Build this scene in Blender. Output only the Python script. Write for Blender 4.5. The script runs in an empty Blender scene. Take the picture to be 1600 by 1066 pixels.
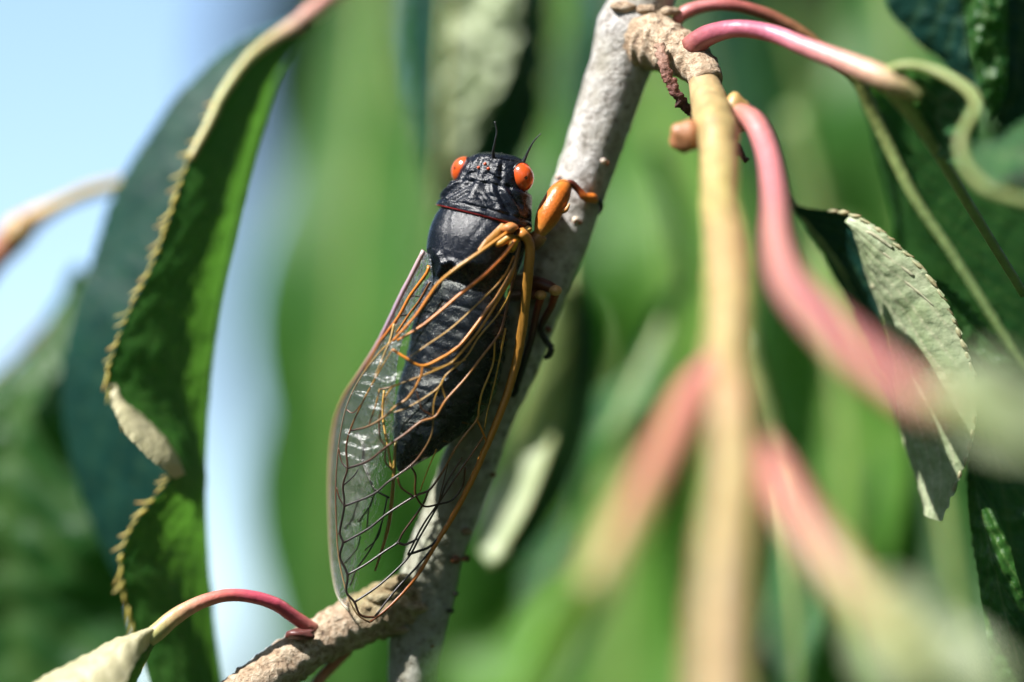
import bpy, math, random
import numpy as np
from mathutils import Vector, Matrix, Euler, noise

# ------------------------------------------------------------------ camera, sky, sun, exposure
scn = bpy.context.scene
C = scn.collection
TILT = math.radians(10.0)          # the photographer looks slightly up into the tree
DIST = 300.0                       # mm from the lens to the insect
PX = 0.05                          # mm per photo pixel at that distance
ORIGIN = Vector((0.0, 0.0, 1.65))  # metres above the lawn
MW = Matrix.Translation(ORIGIN) @ Euler((TILT, 0, 0)).to_matrix().to_4x4()
ROT = MW.to_3x3()

cam_d = bpy.data.cameras.new('camera')
cam = bpy.data.objects.new('camera', cam_d)
C.objects.link(cam)
cam.location = MW @ Vector((0, -DIST * 0.001, 0))
cam.rotation_euler = (math.radians(90) + TILT, 0, 0)
cam_d.sensor_width = 36.0
cam_d.lens = 36.0 * DIST / (1600 * PX)
cam_d.clip_start = 0.01
cam_d.clip_end = 500.0
cam_d.dof.use_dof = True
cam_d.dof.focus_distance = (DIST - 2.0) * 0.001
cam_d.dof.aperture_fstop = cam_d.lens / 25.0
scn.camera = cam

TO_SUN = (ROT @ Vector((-0.55, -0.32, 0.77))).normalized()
EL = math.asin(TO_SUN.z)
AZ = math.atan2(TO_SUN.x, TO_SUN.y)
world = bpy.data.worlds.new('World')
scn.world = world
world.use_nodes = True
wn = world.node_tree.nodes
sky = wn.new('ShaderNodeTexSky')
sky.sky_type = 'NISHITA'
sky.sun_disc = False
sky.sun_elevation = EL
sky.sun_rotation = AZ
sky.air_density = 1.0
sky.dust_density = 0.5
sky.ozone_density = 1.0
bg = wn['Background']
bg.inputs['Strength'].default_value = 0.112
world.node_tree.links.new(sky.outputs[0], bg.inputs['Color'])

sun_d = bpy.data.lights.new('sun', 'SUN')
sun_d.energy = 5.0
sun_d.angle = math.radians(0.53)
sun_d.color = (1.0, 0.97, 0.92)
sun = bpy.data.objects.new('sun', sun_d)
C.objects.link(sun)
sun.location = (0, 0, 5)
sun.rotation_euler = TO_SUN.to_track_quat('Z', 'Y').to_euler()

scn.view_settings.view_transform = 'Standard'
scn.view_settings.look = 'None'
scn.view_settings.exposure = 1.2
scn.view_settings.gamma = 1.0
scn.view_settings.use_curve_mapping = False
scn.render.engine = 'CYCLES'
scn.cycles.use_denoising = True
scn.cycles.max_bounces = 10
scn.cycles.transparent_max_bounces = 16
scn.cycles.caustics_reflective = False
scn.cycles.caustics_refractive = False

rng = random.Random(11)

# ------------------------------------------------------------------ helpers
def P(px, py, y=0.0):
    """photo pixel + depth behind the insect (mm) -> millimetres right, away, up"""
    k = PX * (DIST + y) / DIST
    return np.array([(px - 800.0) * k, y, (533.0 - py) * k])

def nz(x, y, z, s=1.0):
    return noise.noise(Vector((x * s, y * s, z * s)))

def empty(name, base, label=None, cat=None, group=None, parent=None):
    o = bpy.data.objects.new(name, None)
    C.objects.link(o)
    o.empty_display_size = 0.002
    if parent is None:
        o.location = MW @ Vector([c * 0.001 for c in base])
        o.rotation_euler = (TILT, 0, 0)
    else:
        o.parent = parent
    o['base'] = [float(c) for c in base]
    if label:
        o['label'] = label
    if cat:
        o['category'] = cat
    if group:
        o['group'] = group
    return o

def base_of(o):
    while 'base' not in o:
        o = o.parent
    return np.array(list(o['base']))

def mesh_obj(name, verts, faces, mat, parent, col=None, uv=None, smooth=True):
    b = base_of(parent)
    v = (np.asarray(verts, float) - b) * 0.001
    me = bpy.data.meshes.new(name)
    me.from_pydata(v.tolist(), [], faces)
    if smooth:
        me.polygons.foreach_set('use_smooth', [True] * len(me.polygons))
    if col is not None:
        a = me.color_attributes.new('Col', 'FLOAT_COLOR', 'POINT')
        c = np.ones((len(v), 4)); c[:, :3] = np.asarray(col)[:, :3]
        a.data.foreach_set('color', c.ravel())
    if uv is not None:
        a = me.attributes.new('Par', 'FLOAT_VECTOR', 'POINT')
        c = np.zeros((len(v), 3)); c[:, :2] = np.asarray(uv)
        a.data.foreach_set('vector', c.ravel())
    me.update()
    me.materials.append(mat)
    o = bpy.data.objects.new(name, me)
    C.objects.link(o)
    o.parent = parent
    return o

def spline(pts, n):
    """Catmull-Rom through pts (rows of any width), n samples spaced evenly"""
    p = np.asarray(pts, float)
    if len(p) == 2:
        t = np.linspace(0, 1, n)[:, None]
        return p[0] * (1 - t) + p[1] * t
    q = np.vstack([2 * p[0] - p[1], p, 2 * p[-1] - p[-2]])
    out = []
    K = 14
    for i in range(1, len(q) - 2):
        a, b, c, d = q[i - 1], q[i], q[i + 1], q[i + 2]
        for k in range(K):
            t = k / K
            out.append(0.5 * (2 * b + (c - a) * t + (2 * a - 5 * b + 4 * c - d) * t * t + (3 * b - a - 3 * c + d) * t ** 3))
    out.append(p[-1])
    o = np.array(out)
    s = np.r_[0, np.cumsum(np.linalg.norm(np.diff(o[:, :3], axis=0), axis=1))]
    u = np.linspace(0, s[-1], n)
    return np.stack([np.interp(u, s, o[:, j]) for j in range(o.shape[1])], 1)

def tube_data(path, n=40, sides=14, bump=0.0, bscale=1.0, flat=1.0, ring=0.0, ringn=0, cap=True, up=None, seed=0.0):
    """path rows: x y z r [cr cg cb]"""
    s = spline(path, n)
    pos, rad = s[:, :3], np.maximum(s[:, 3], 0.01)
    col = s[:, 4:7] if s.shape[1] >= 7 else None
    T = np.gradient(pos, axis=0)
    T /= np.linalg.norm(T, axis=1)[:, None] + 1e-12
    nrm = np.array(up if up is not None else [0, -1.0, 0.05])
    V, Cc = [], []
    for i in range(n):
        nrm = nrm - T[i] * nrm.dot(T[i])
        nrm /= np.linalg.norm(nrm) + 1e-12
        bi = np.cross(T[i], nrm)
        for k in range(sides):
            a = 2 * math.pi * k / sides
            d = nrm * math.cos(a) * flat + bi * math.sin(a)
            r = rad[i]
            if bump:
                q = pos[i] + d * r
                r *= 1 + bump * (nz(q[0] + seed, q[1], q[2], bscale) + 0.5 * nz(q[0] + seed, q[1] + 9, q[2], bscale * 2.7))
            if ring:
                r *= 1 + ring * math.sin(2 * math.pi * ringn * i / n + 2 * nz(*(pos[i] + d), 0.8))
            V.append(pos[i] + d * r)
            if col is not None:
                Cc.append(col[i])
    F = []
    for i in range(n - 1):
        for k in range(sides):
            k2 = (k + 1) % sides
            F.append((i * sides + k, i * sides + k2, (i + 1) * sides + k2, (i + 1) * sides + k))
    if cap:
        F.append(tuple(range(sides - 1, -1, -1)))
        F.append(tuple((n - 1) * sides + k for k in range(sides)))
    return V, F, (Cc if col is not None else None)

def tube(name, path, mat, parent, **kw):
    V, F, Cc = tube_data(path, **kw)
    return mesh_obj(name, V, F, mat, parent, col=Cc)

def pxpath(rows, cols=None):
    """rows px py y r_px -> x y z r (mm), optional colours at the same rows"""
    out = []
    for i, r in enumerate(rows):
        k = PX * (DIST + r[2]) / DIST
        row = list(P(*r[:3])) + [r[3] * k]
        if cols is not None:
            row += list(cols[i] if len(cols) == len(rows) else np.array([np.interp(i / (len(rows) - 1), np.linspace(0, 1, len(cols)), np.array(cols)[:, j]) for j in range(3)]))
        out.append(row)
    return out

def blob_data(c, r, axes=None, nu=14, nv=18, bump=0.0, bscale=1.0):
    ax = np.eye(3) if axes is None else np.asarray(axes)
    V, F = [], []
    for i in range(nu + 1):
        th = math.pi * i / nu
        for k in range(nv):
            ph = 2 * math.pi * k / nv
            d = np.array([math.sin(th) * math.cos(ph), math.sin(th) * math.sin(ph), math.cos(th)])
            p = (d * np.asarray(r)) @ ax
            f = 1 + (bump * nz(*(p + c), bscale) if bump else 0)
            V.append(np.asarray(c) + p * f)
    for i in range(nu):
        for k in range(nv):
            k2 = (k + 1) % nv
            F.append((i * nv + k, (i + 1) * nv + k, (i + 1) * nv + k2, i * nv + k2))
    return V, F

def blob(name, c, r, mat, parent, axes=None, col=None, **kw):
    V, F = blob_data(np.asarray(c, float), r, axes, **kw)
    return mesh_obj(name, V, F, mat, parent, col=None if col is None else [col] * len(V))

# ------------------------------------------------------------------ materials
def newmat(name):
    m = bpy.data.materials.new(name)
    m.use_nodes = True
    nt = m.node_tree
    b = nt.nodes['Principled BSDF']
    return m, nt, b, nt.nodes['Material Output']

def mmcoord(nt):
    tc = nt.nodes.new('ShaderNodeTexCoord')
    mp = nt.nodes.new('ShaderNodeMapping')
    mp.inputs['Scale'].default_value = (1000, 1000, 1000)
    nt.links.new(tc.outputs['Object'], mp.inputs['Vector'])
    return mp.outputs[0]

def noise_node(nt, co, scale, detail=4, rough=0.55):
    n = nt.nodes.new('ShaderNodeTexNoise')
    n.inputs['Scale'].default_value = scale
    n.inputs['Detail'].default_value = detail
    n.inputs['Roughness'].default_value = rough
    nt.links.new(co, n.inputs['Vector'])
    return n.outputs['Fac']

def ramp(nt, fac, stops):
    r = nt.nodes.new('ShaderNodeValToRGB')
    e = r.color_ramp.elements
    while len(e) < len(stops):
        e.new(0.5)
    for el, (p, c) in zip(e, stops):
        el.position = p
        el.color = (*c, 1) if len(c) == 3 else c
    nt.links.new(fac, r.inputs['Fac'])
    return r.outputs['Color']

def mixc(nt, fac, a, b, mode='MIX'):
    m = nt.nodes.new('ShaderNodeMix')
    m.data_type = 'RGBA'
    m.blend_type = mode
    for sock, val in ((m.inputs['Factor'], fac), (m.inputs['A'] if False else m.inputs[6], a), (m.inputs[7], b)):
        if hasattr(val, 'is_output') or isinstance(val, bpy.types.NodeSocket):
            nt.links.new(val, sock)
        elif isinstance(val, (int, float)):
            sock.default_value = val
        else:
            sock.default_value = (*val, 1)
    return m.outputs[2]

def bump(nt, h, dist_mm, strength=1.0, prev=None):
    b = nt.nodes.new('ShaderNodeBump')
    b.inputs['Strength'].default_value = strength
    b.inputs['Distance'].default_value = dist_mm * 0.001
    nt.links.new(h, b.inputs['Height'])
    if prev is not None:
        nt.links.new(prev, b.inputs['Normal'])
    return b.outputs[0]

def attr(nt, name):
    a = nt.nodes.new('ShaderNodeAttribute')
    a.attribute_name = name
    return a

def m_bark(name, stops, scale, bmp, rough=0.75, spots=None):
    m, nt, b, out = newmat(name)
    co = mmcoord(nt)
    f = noise_node(nt, co, scale, 6, 0.65)
    col = ramp(nt, f, stops)
    big = noise_node(nt, co, scale * 0.22, 3)
    col = mixc(nt, ramp(nt, big, [(0.42, (0, 0, 0)), (0.66, (0.6, 0.6, 0.6))]), col, spots or (0.2, 0.19, 0.13))
    nt.links.new(col, b.inputs['Base Color'])
    b.inputs['Roughness'].default_value = rough
    n1 = bump(nt, f, bmp, 0.9)
    nt.links.new(n1, b.inputs['Normal'])
    return m

M_BARK = m_bark('grey_bark', [(0.32, (0.12, 0.10, 0.085)), (0.45, (0.36, 0.335, 0.31)), (0.56, (0.47, 0.45, 0.43)), (0.75, (0.56, 0.545, 0.53))], 1.3, 0.4, 0.5, (0.25, 0.23, 0.17))
M_TWIG = m_bark('brown_bark', [(0.30, (0.09, 0.05, 0.03)), (0.44, (0.40, 0.28, 0.18)), (0.58, (0.58, 0.46, 0.33)), (0.75, (0.66, 0.56, 0.43))], 1.7, 0.6, 0.55, (0.30, 0.20, 0.12))

def m_vcol(name, rough=0.4, nscale=3.0, namp=0.25, bmp=0.05, sss=0.0, trans=0.0, coat=0.0):
    m, nt, b, out = newmat(name)
    co = mmcoord(nt)
    f = noise_node(nt, co, nscale, 4)
    a = attr(nt, 'Col').outputs['Color']
    col = mixc(nt, namp, a, ramp(nt, f, [(0.3, (0.25, 0.25, 0.25)), (0.7, (1, 1, 1))]), 'MULTIPLY')
    nt.links.new(col, b.inputs['Base Color'])
    b.inputs['Roughness'].default_value = rough
    b.inputs['Coat Weight'].default_value = coat
    if sss:
        b.inputs['Subsurface Weight'].default_value = sss
        b.inputs['Subsurface Scale'].default_value = 0.0008
    nt.links.new(bump(nt, f, bmp, 0.7), b.inputs['Normal'])
    if trans:
        t = nt.nodes.new('ShaderNodeBsdfTranslucent')
        nt.links.new(col, t.inputs['Color'])
        mx = nt.nodes.new('ShaderNodeMixShader')
        mx.inputs[0].default_value = trans
        nt.links.new(b.outputs[0], mx.inputs[1]); nt.links.new(t.outputs[0], mx.inputs[2])
        nt.links.new(mx.outputs[0], out.inputs['Surface'])
    return m

M_STEM = m_vcol('green_wood', 0.42, 1.3, 0.42, 0.12, 0.15)
M_TWIGLET = m_vcol('withered_skin', 0.55, 4.0, 0.7, 0.3)
M_SHOOT = m_vcol('shoot_bark', 0.5, 0.8, 0.55, 0.3, 0.1)
M_VEIN = m_vcol('wing_vein', 0.35, 6, 0.25, 0.02)
M_LEG = m_vcol('leg_shell', 0.38, 4, 0.4, 0.06)
M_MARGIN = m_vcol('leaf_margin', 0.45, 2.2, 0.25, 0.08, trans=0.4)

def m_leaf(name, dark, light, trans_c, vein_c, trans=0.4, rough=0.36, bmp=0.12, blot=(0.02, 0.05, 0.02), spec=0.5):
    m, nt, b, out = newmat(name)
    co = mmcoord(nt)
    f1 = noise_node(nt, co, 0.35, 4)
    f2 = noise_node(nt, co, 2.6, 5, 0.6)
    base = mixc(nt, ramp(nt, f1, [(0.35, (0, 0, 0)), (0.65, (1, 1, 1))]), dark, light)
    base = mixc(nt, ramp(nt, f2, [(0.3, (0.55, 0.55, 0.55)), (0.5, (0, 0, 0))]), base, blot)
    vt = nt.nodes.new('ShaderNodeSeparateColor')
    nt.links.new(attr(nt, 'Col').outputs['Color'], vt.inputs[0])
    base = mixc(nt, vt.outputs[0], base, vein_c)
    nt.links.new(base, b.inputs['Base Color'])
    b.inputs['Roughness'].default_value = rough
    b.inputs['Specular IOR Level'].default_value = spec
    nrm = bump(nt, f2, bmp, 0.8)
    nt.links.new(nrm, b.inputs['Normal'])
    t = nt.nodes.new('ShaderNodeBsdfTranslucent')
    tc = mixc(nt, vt.outputs[0], trans_c, vein_c)
    tc = mixc(nt, 0.5, tc, ramp(nt, f2, [(0.25, (0.3, 0.3, 0.3)), (0.6, (1, 1, 1))]), 'MULTIPLY')
    nt.links.new(tc, t.inputs['Color'])
    mx = nt.nodes.new('ShaderNodeMixShader')
    mx.inputs[0].default_value = trans
    nt.links.new(b.outputs[0], mx.inputs[1]); nt.links.new(t.outputs[0], mx.inputs[2])
    nt.links.new(mx.outputs[0], out.inputs['Surface'])
    return m

L_MID = m_leaf('leaf_green', (0.018, 0.072, 0.018), (0.034, 0.11, 0.024), (0.08, 0.27, 0.025), (0.11, 0.20, 0.05), spec=0.35)
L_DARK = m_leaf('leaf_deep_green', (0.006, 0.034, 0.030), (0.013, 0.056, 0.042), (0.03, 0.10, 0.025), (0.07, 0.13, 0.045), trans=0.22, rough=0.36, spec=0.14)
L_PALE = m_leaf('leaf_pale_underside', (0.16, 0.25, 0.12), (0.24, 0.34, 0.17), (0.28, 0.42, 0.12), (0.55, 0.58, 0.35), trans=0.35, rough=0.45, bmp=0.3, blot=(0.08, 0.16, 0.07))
L_BRIGHT = m_leaf('leaf_bright_green', (0.035, 0.13, 0.02), (0.06, 0.18, 0.03), (0.13, 0.36, 0.035), (0.19, 0.32, 0.09), trans=0.45, spec=0.35)
L_FRESH = m_leaf('leaf_fresh_green', (0.07, 0.20, 0.025), (0.11, 0.27, 0.04), (0.22, 0.50, 0.05), (0.25, 0.4, 0.1), trans=0.45, spec=0.3)
L_GLINT = m_leaf('leaf_wet_green', (0.03, 0.12, 0.04), (0.06, 0.18, 0.06), (0.10, 0.30, 0.06), (0.2, 0.32, 0.12), trans=0.3, rough=0.14, bmp=0.7, spec=0.6)
L_GLARE = m_leaf('leaf_pale_glare', (0.36, 0.44, 0.24), (0.50, 0.56, 0.36), (0.38, 0.5, 0.16), (0.64, 0.62, 0.42), trans=0.3, rough=0.35, blot=(0.25, 0.36, 0.2))  # pale green with sun glare put into the leaf colour
L_CREAM = m_leaf('leaf_cream_fold_glare', (0.45, 0.42, 0.25), (0.60, 0.55, 0.35), (0.5, 0.5, 0.2), (0.65, 0.6, 0.4), trans=0.3, rough=0.4, blot=(0.35, 0.33, 0.16))  # cream underside of a fold, also sun glare put into a blade's colour

# ------------------------------------------------------------------ leaf builders
def ribbon(name, Lp, Rp, mat, parent, n=90, m=14, bulge=0.0, serr=(0, 0), nt=36, u0=None, nv=12, slope=0.35, vh=0.15, wav=0.0, wavn=3, rough=0.0, vcol=0.7, raw=False):
    if not raw:
        Lp = [P(*q) for q in Lp]; Rp = [P(*q) for q in Rp]
    A, B = spline(Lp, n), spline(Rp, n)
    V, Cc, F = [], [], []
    ac = B - A
    T = np.gradient(0.5 * (A + B), axis=0)
    N = np.cross(T, ac)
    N /= np.linalg.norm(N, axis=1)[:, None] + 1e-9
    if N[:, 1].mean() > 0:
        N = -N
    for i in range(n):
        v = i / (n - 1)
        fr = (v * nt) % 1.0
        for j in range(m + 1):
            u = j / m
            p = A[i] + ac[i] * u
            if j == 0 and serr[0]:
                p = p - ac[i] / (np.linalg.norm(ac[i]) + 1e-9) * serr[0] * fr
            if j == m and serr[1]:
                p = p + ac[i] / (np.linalg.norm(ac[i]) + 1e-9) * serr[1] * fr
            h = bulge * 4 * u * (1 - u)
            if wav:
                uu = abs(u - (u0 if u0 is not None else 0.0))
                h += wav * uu * math.sin(2 * math.pi * (wavn * v + 0.4 * u))
            vein = 0.0
            if u0 is not None:
                uu = abs(u - u0)
                ph = (v * nv - uu * slope * nv * 0.6 + 0.35 * uu * uu + 0.30 * nz(v * nv * 0.7, uu * 2.5, nv) + 0.12 * nz(v * nv * 2.1, uu * 7, nv)) % 1.0
                dd = min(ph, 1 - ph)
                vein = math.exp(-(dd / 0.075) ** 2) * (1 - 0.6 * uu)
                vein = max(vein, math.exp(-(uu / 0.025) ** 2))
                h += vh * (-0.6 * vein + 0.45 * math.sin(math.pi * ph)) * (0.6 + 0.8 * nz(*p, 0.3))
            if rough:
                h += rough * (nz(*p, 0.55) + 0.6 * nz(*(p + 7), 1.4))
            V.append(p + N[i] * h)
            Cc.append((vein * vcol, 0, 0))
    for i in range(n - 1):
        for j in range(m):
            F.append((i * (m + 1) + j, i * (m + 1) + j + 1, (i + 1) * (m + 1) + j + 1, (i + 1) * (m + 1) + j))
    return mesh_obj(name, V, F, mat, parent, col=Cc)

GREENRIB = [(0.30, 0.36, 0.13), (0.20, 0.30, 0.08), (0.12, 0.22, 0.05)]

def spine_leaf(spine, wid, facing, mat, parent, fold=0.3, n=44, m=12, serr=0.25, wav=1.2, wavn=2.5, rib=0.5, ribcol=GREENRIB, nv=14, vh=0.2, nt=30, droop=0.0, names=('blade', 'midrib'), wl=None):
    """a whole leaf along a spine (mm points); facing = direction its upper face looks"""
    S = spline(spine, n)
    T = np.gradient(S, axis=0); T /= np.linalg.norm(T, axis=1)[:, None]
    V, Cc, F = [], [], []
    fc = np.asarray(facing, float)
    for i in range(n):
        v = i / (n - 1)
        Nn = fc - T[i] * fc.dot(T[i]); Nn /= np.linalg.norm(Nn)
        Sd = np.cross(T[i], Nn)
        w = max(0.02, math.sin(math.pi * min(1, v ** 0.85)) ** 0.8 if 0 < v < 1 else 0.02)
        fr = (v * nt) % 1.0
        for j in range(m + 1):
            u = -1 + 2 * j / m
            ww = (wid if u > 0 or wl is None else wl) * w
            e = abs(u) * ww + (serr * fr * w if j in (0, m) else 0)
            h = math.sin(fold) * e - droop * e * e / wid
            h += wav * abs(u) ** 1.5 * math.sin(2 * math.pi * wavn * v + (1.3 if u > 0 else 0)) * w
            ph = (v * nv - abs(u) * nv * 0.22 + 0.4 * nz(v * nv * 0.6, u * 2, wid)) % 1.0
            dd = min(ph, 1 - ph)
            vein = math.exp(-(dd / 0.08) ** 2) * (1 - 0.5 * abs(u))
            h += -vh * vein
            vein = max(vein, math.exp(-(u / 0.06) ** 2))
            V.append(S[i] + Sd * math.copysign(e * math.cos(fold), u) + Nn * h)
            Cc.append((vein * 0.7, 0, 0))
    for i in range(n - 1):
        for j in range(m):
            F.append((i * (m + 1) + j, i * (m + 1) + j + 1, (i + 1) * (m + 1) + j + 1, (i + 1) * (m + 1) + j))
    b = mesh_obj(names[0], V, F, mat, parent, col=Cc)
    if rib:
        rows = []
        for k in range(8):
            i = int(k / 7 * (n - 1))
            c = [np.interp(k / 7, [0, .5, 1], [q[z] for q in ribcol]) for z in range(3)]
            rows.append(list(S[i]) + [rib * (1 - 0.85 * k / 7)] + c)
        tube(names[1], rows, M_STEM, parent, n=24, sides=8)
    return b

# ------------------------------------------------------------------ the ground far below
def ground():
    o_n = 60
    V, F = [], []
    for i in range(o_n + 1):
        for j in range(o_n + 1):
            x = (i / o_n * 2 - 1); y = (j / o_n * 2 - 1)
            X = math.copysign(abs(x) ** 2.2, x) * 250; Y = math.copysign(abs(y) ** 2.2, y) * 250
            V.append((X, Y, 0.03 * nz(X, Y, 0, 0.5)))
    for i in range(o_n):
        for j in range(o_n):
            a = i * (o_n + 1) + j
            F.append((a, a + o_n + 1, a + o_n + 2, a + 1))
    me = bpy.data.meshes.new('ground'); me.from_pydata(V, [], F); me.update()
    m, nt, b, out = newmat('lawn')
    tc = nt.nodes.new('ShaderNodeTexCoord')
    f = noise_node(nt, tc.outputs['Object'], 3.0, 8, 0.7)
    nt.links.new(ramp(nt, f, [(0.3, (0.03, 0.06, 0.015)), (0.7, (0.09, 0.14, 0.03))]), b.inputs['Base Color'])
    b.inputs['Roughness'].default_value = 0.9
    me.materials.append(m)
    o = bpy.data.objects.new('ground', me); C.objects.link(o)
    o['kind'] = 'structure'; o['label'] = 'mown lawn spread out below the fruit tree'
ground()

# ------------------------------------------------------------------ the branch and everything that grows from it
branch = empty('tree_branch', P(800, 533, 6), 'grey-barked fruit tree branch with a brown side twig, pink leaf stalks and drooping leaves', 'branch')
BY = 3.6
BR = [(1160, -620, BY, 48), (1100, -380, BY, 47), (1045, -160, BY, 47), (1020, -50, BY, 47), (1000, 10, BY, 49), (985, 50, BY, 54), (972, 95, BY, 49), (938, 200, BY, 45), (904, 300, BY, 43),
      (872, 390, BY, 42), (840, 460, BY, 42), (812, 540, BY, 42), (785, 600, BY, 42), (757, 660, BY, 42), (731, 730, BY, 43),
      (702, 810, BY, 43), (682, 860, BY, 43), (664, 930, BY, 46), (652, 990, BY, 43), (645, 1066, BY, 39), (640, 1180, BY, 38)]
tube('bark', pxpath(BR), M_BARK, branch, n=260, sides=40, bump=0.045, bscale=0.9)
TW = [(672, 930, 3.4, 30), (640, 940, 3.0, 41), (600, 953, 2.6, 43), (560, 970, 2.2, 40), (520, 990, 1.8, 38), (478, 1015, 1.2, 36), (430, 1048, 0.4, 36), (385, 1084, -0.5, 39), (330, 1130, -1.5, 40)]
tube('side_twig', pxpath(TW), M_TWIG, branch, n=180, sides=36, bump=0.10, bscale=1.1, ring=0.025, ringn=22)
SP = [(975, 62, BY, 30), (1010, 62, 2.2, 46), (1040, 74, 1.0, 42), (1070, 88, 0, 36), (1092, 106, -1.0, 30), (1106, 130, -2.5, 26)]
tube('spur', pxpath(SP), M_TWIG, branch, n=70, sides=28, bump=0.10, bscale=1.2, ring=0.03, ringn=9)
# ridges of old bark where the shoots leave the branch
for (x, y, d, r, sx) in [(590, 935, 0.9, 15, 1.5), (612, 915, 1.2, 13, 1.2), (632, 905, 1.4, 14, 1), (600, 968, 1.0, 12, 1.4), (650, 950, 1.2, 16, 1.2), (570, 950, 0.8, 10, 1.6), (620, 985, 1.6, 13, 1.5), (640, 925, 1.0, 10, 1),
                         (975, 12, 1.4, 15, 1.6), (1010, 15, 1.2, 13, 1.5), (1045, 18, 1.6, 12, 1.5), (1000, 40, 1.2, 12, 1.6), (1040, 45, 0.2, 12, 1.2)]:
    blob('bark_ridge', P(x, y, d), (r * PX * sx, r * PX * 0.8, r * PX * 0.6), M_TWIG, branch, nu=10, nv=14, bump=0.5, bscale=1.6)
KN = (0.20, 0.07, 0.035)
for (x, y, d, r, c) in [(942, 252, 1.7, 6, (0.75, 0.6, 0.5)), (948, 255, 1.9, 5, (0.4, 0.15, 0.07)), (899, 344, 1.5, 6, (0.75, 0.62, 0.5)), (905, 348, 1.7, 5, (0.35, 0.15, 0.08)), (950, 160, 2.0, 4, (0.4, 0.35, 0.3)),
                        (712, 875, 1.6, 8, KN), (727, 873, 2.4, 7, KN), (729, 831, 1.7, 8, (0.3, 0.2, 0.13)), (858, 515, 1.6, 6, KN), (862, 468, 1.8, 4, (0.08, 0.06, 0.04)), (704, 955, 2.4, 6, (0.06, 0.05, 0.05)), (712, 928, 2.2, 5, (0.06, 0.05, 0.05)),
                        (872, 277, 2.0, 5, (0.6, 0.45, 0.38)), (770, 742, 2.6, 5, KN), (895, 425, 3.0, 5, (0.2, 0.14, 0.1)), (675, 1010, 2.0, 4, KN), (642, 1035, 1.8, 5, (0.25, 0.18, 0.12))]:
    blob('lenticel', P(x, y, d), (r * PX, r * PX, r * PX * 0.85), M_STEM, branch, nu=8, nv=10, bump=0.3, bscale=3, col=c)

YEL = (0.43, 0.32, 0.135); YEL2 = (0.42, 0.29, 0.13); PINK = (0.52, 0.19, 0.20); GRN = (0.36, 0.42, 0.14)
ST = [(1096, 105, -1, 22), (1106, 150, -3.5, 27), (1120, 205, -8, 34), (1124, 245, -10.5, 30), (1126, 320, -15, 31), (1138, 400, -21, 36), (1141, 500, -27, 38), (1136, 585, -31, 41), (1141, 640, -34, 49), (1144, 720, -38, 44), (1136, 850, -43, 45), (1126, 1000, -47, 49), (1124, 1150, -51, 50)]
tube('young_shoot', pxpath(ST, [(0.34, 0.22, 0.13), (0.46, 0.33, 0.16)] + [YEL] * 2 + [(0.40, 0.32, 0.12), YEL2, YEL, YEL, (0.46, 0.30, 0.15)] + [YEL] * 2 + [YEL2] * 2), M_SHOOT, branch, n=160, sides=30, bump=0.09, bscale=0.5)
blob('bud', P(1072, 213, -8), (1.25, 1.1, 1.3), M_STEM, branch, bump=0.3, bscale=0.9, col=(0.42, 0.19, 0.09))
blob('bud', P(1150, 178, -5), (1.1, 1.0, 1.6), M_STEM, branch, bump=0.3, bscale=0.9, col=(0.5, 0.32, 0.12))

def part(name):
    return empty(name, base_of(branch), parent=branch)

# stalk that arches forward off the shoot, ends in a blurred leaf at the right
lf = part('leaf')
tube('petiole', pxpath([(1146, 172, -5, 14), (1178, 190, -7, 18), (1200, 240, -10, 19), (1211, 310, -16, 20), (1214, 375, -24, 21), (1232, 440, -33, 24), (1290, 505, -41, 26), (1360, 568, -47, 26), (1440, 622, -51, 25), (1500, 645, -52, 24)], [(0.45, 0.20, 0.12), PINK, PINK, (0.62, 0.27, 0.24), PINK, (0.56, 0.2, 0.18), (0.55, 0.30, 0.16)]), M_STEM, lf, n=90, sides=20)
spine_leaf([P(1440, 622, -51), P(1520, 640, -52), P(1610, 690, -52), P(1700, 770, -50), P(1800, 880, -46)], 5.5, (-0.3, -0.5, 0.85), L_GLARE, lf, fold=0.5, rib=1.2)  # the blade's sun glare is in its pale colour
# left-hand stalk low on the shoot
lf = part('leaf')
tube('petiole', pxpath([(1138, 545, -29, 20), (1085, 612, -34, 29), (1045, 690, -41, 30), (995, 785, -45, 30), (950, 870, -48, 29), (905, 950, -50, 28), (850, 1045, -51, 28)], [PINK, (0.58, 0.22, 0.17), (0.55, 0.28, 0.16), (0.48, 0.42, 0.16), GRN]), M_STEM, lf, n=60, sides=20)
spine_leaf([P(930, 905, -49), P(865, 1020, -51), P(800, 1150, -51), P(740, 1300, -49), P(700, 1450, -47)], 7, (-0.8, -0.2, 0.5), L_FRESH, lf, fold=0.6, rib=1.2)
# right-hand stalk low on the shoot
lf = part('leaf')
tube('petiole', pxpath([(1140, 640, -33, 20), (1195, 716, -37, 29), (1245, 800, -43, 30), (1305, 885, -47, 30), (1375, 965, -50, 29), (1450, 1050, -51, 28)], [PINK, (0.60, 0.24, 0.20), (0.58, 0.28, 0.2), (0.50, 0.42, 0.18), GRN]), M_STEM, lf, n=60, sides=20)
spine_leaf([P(1335, 918, -48), P(1420, 1020, -51), P(1485, 1130, -51), P(1530, 1300, -49)], 4.2, (-0.25, -0.6, 0.8), L_GLARE, lf, fold=0.45, rib=1.2)
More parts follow.
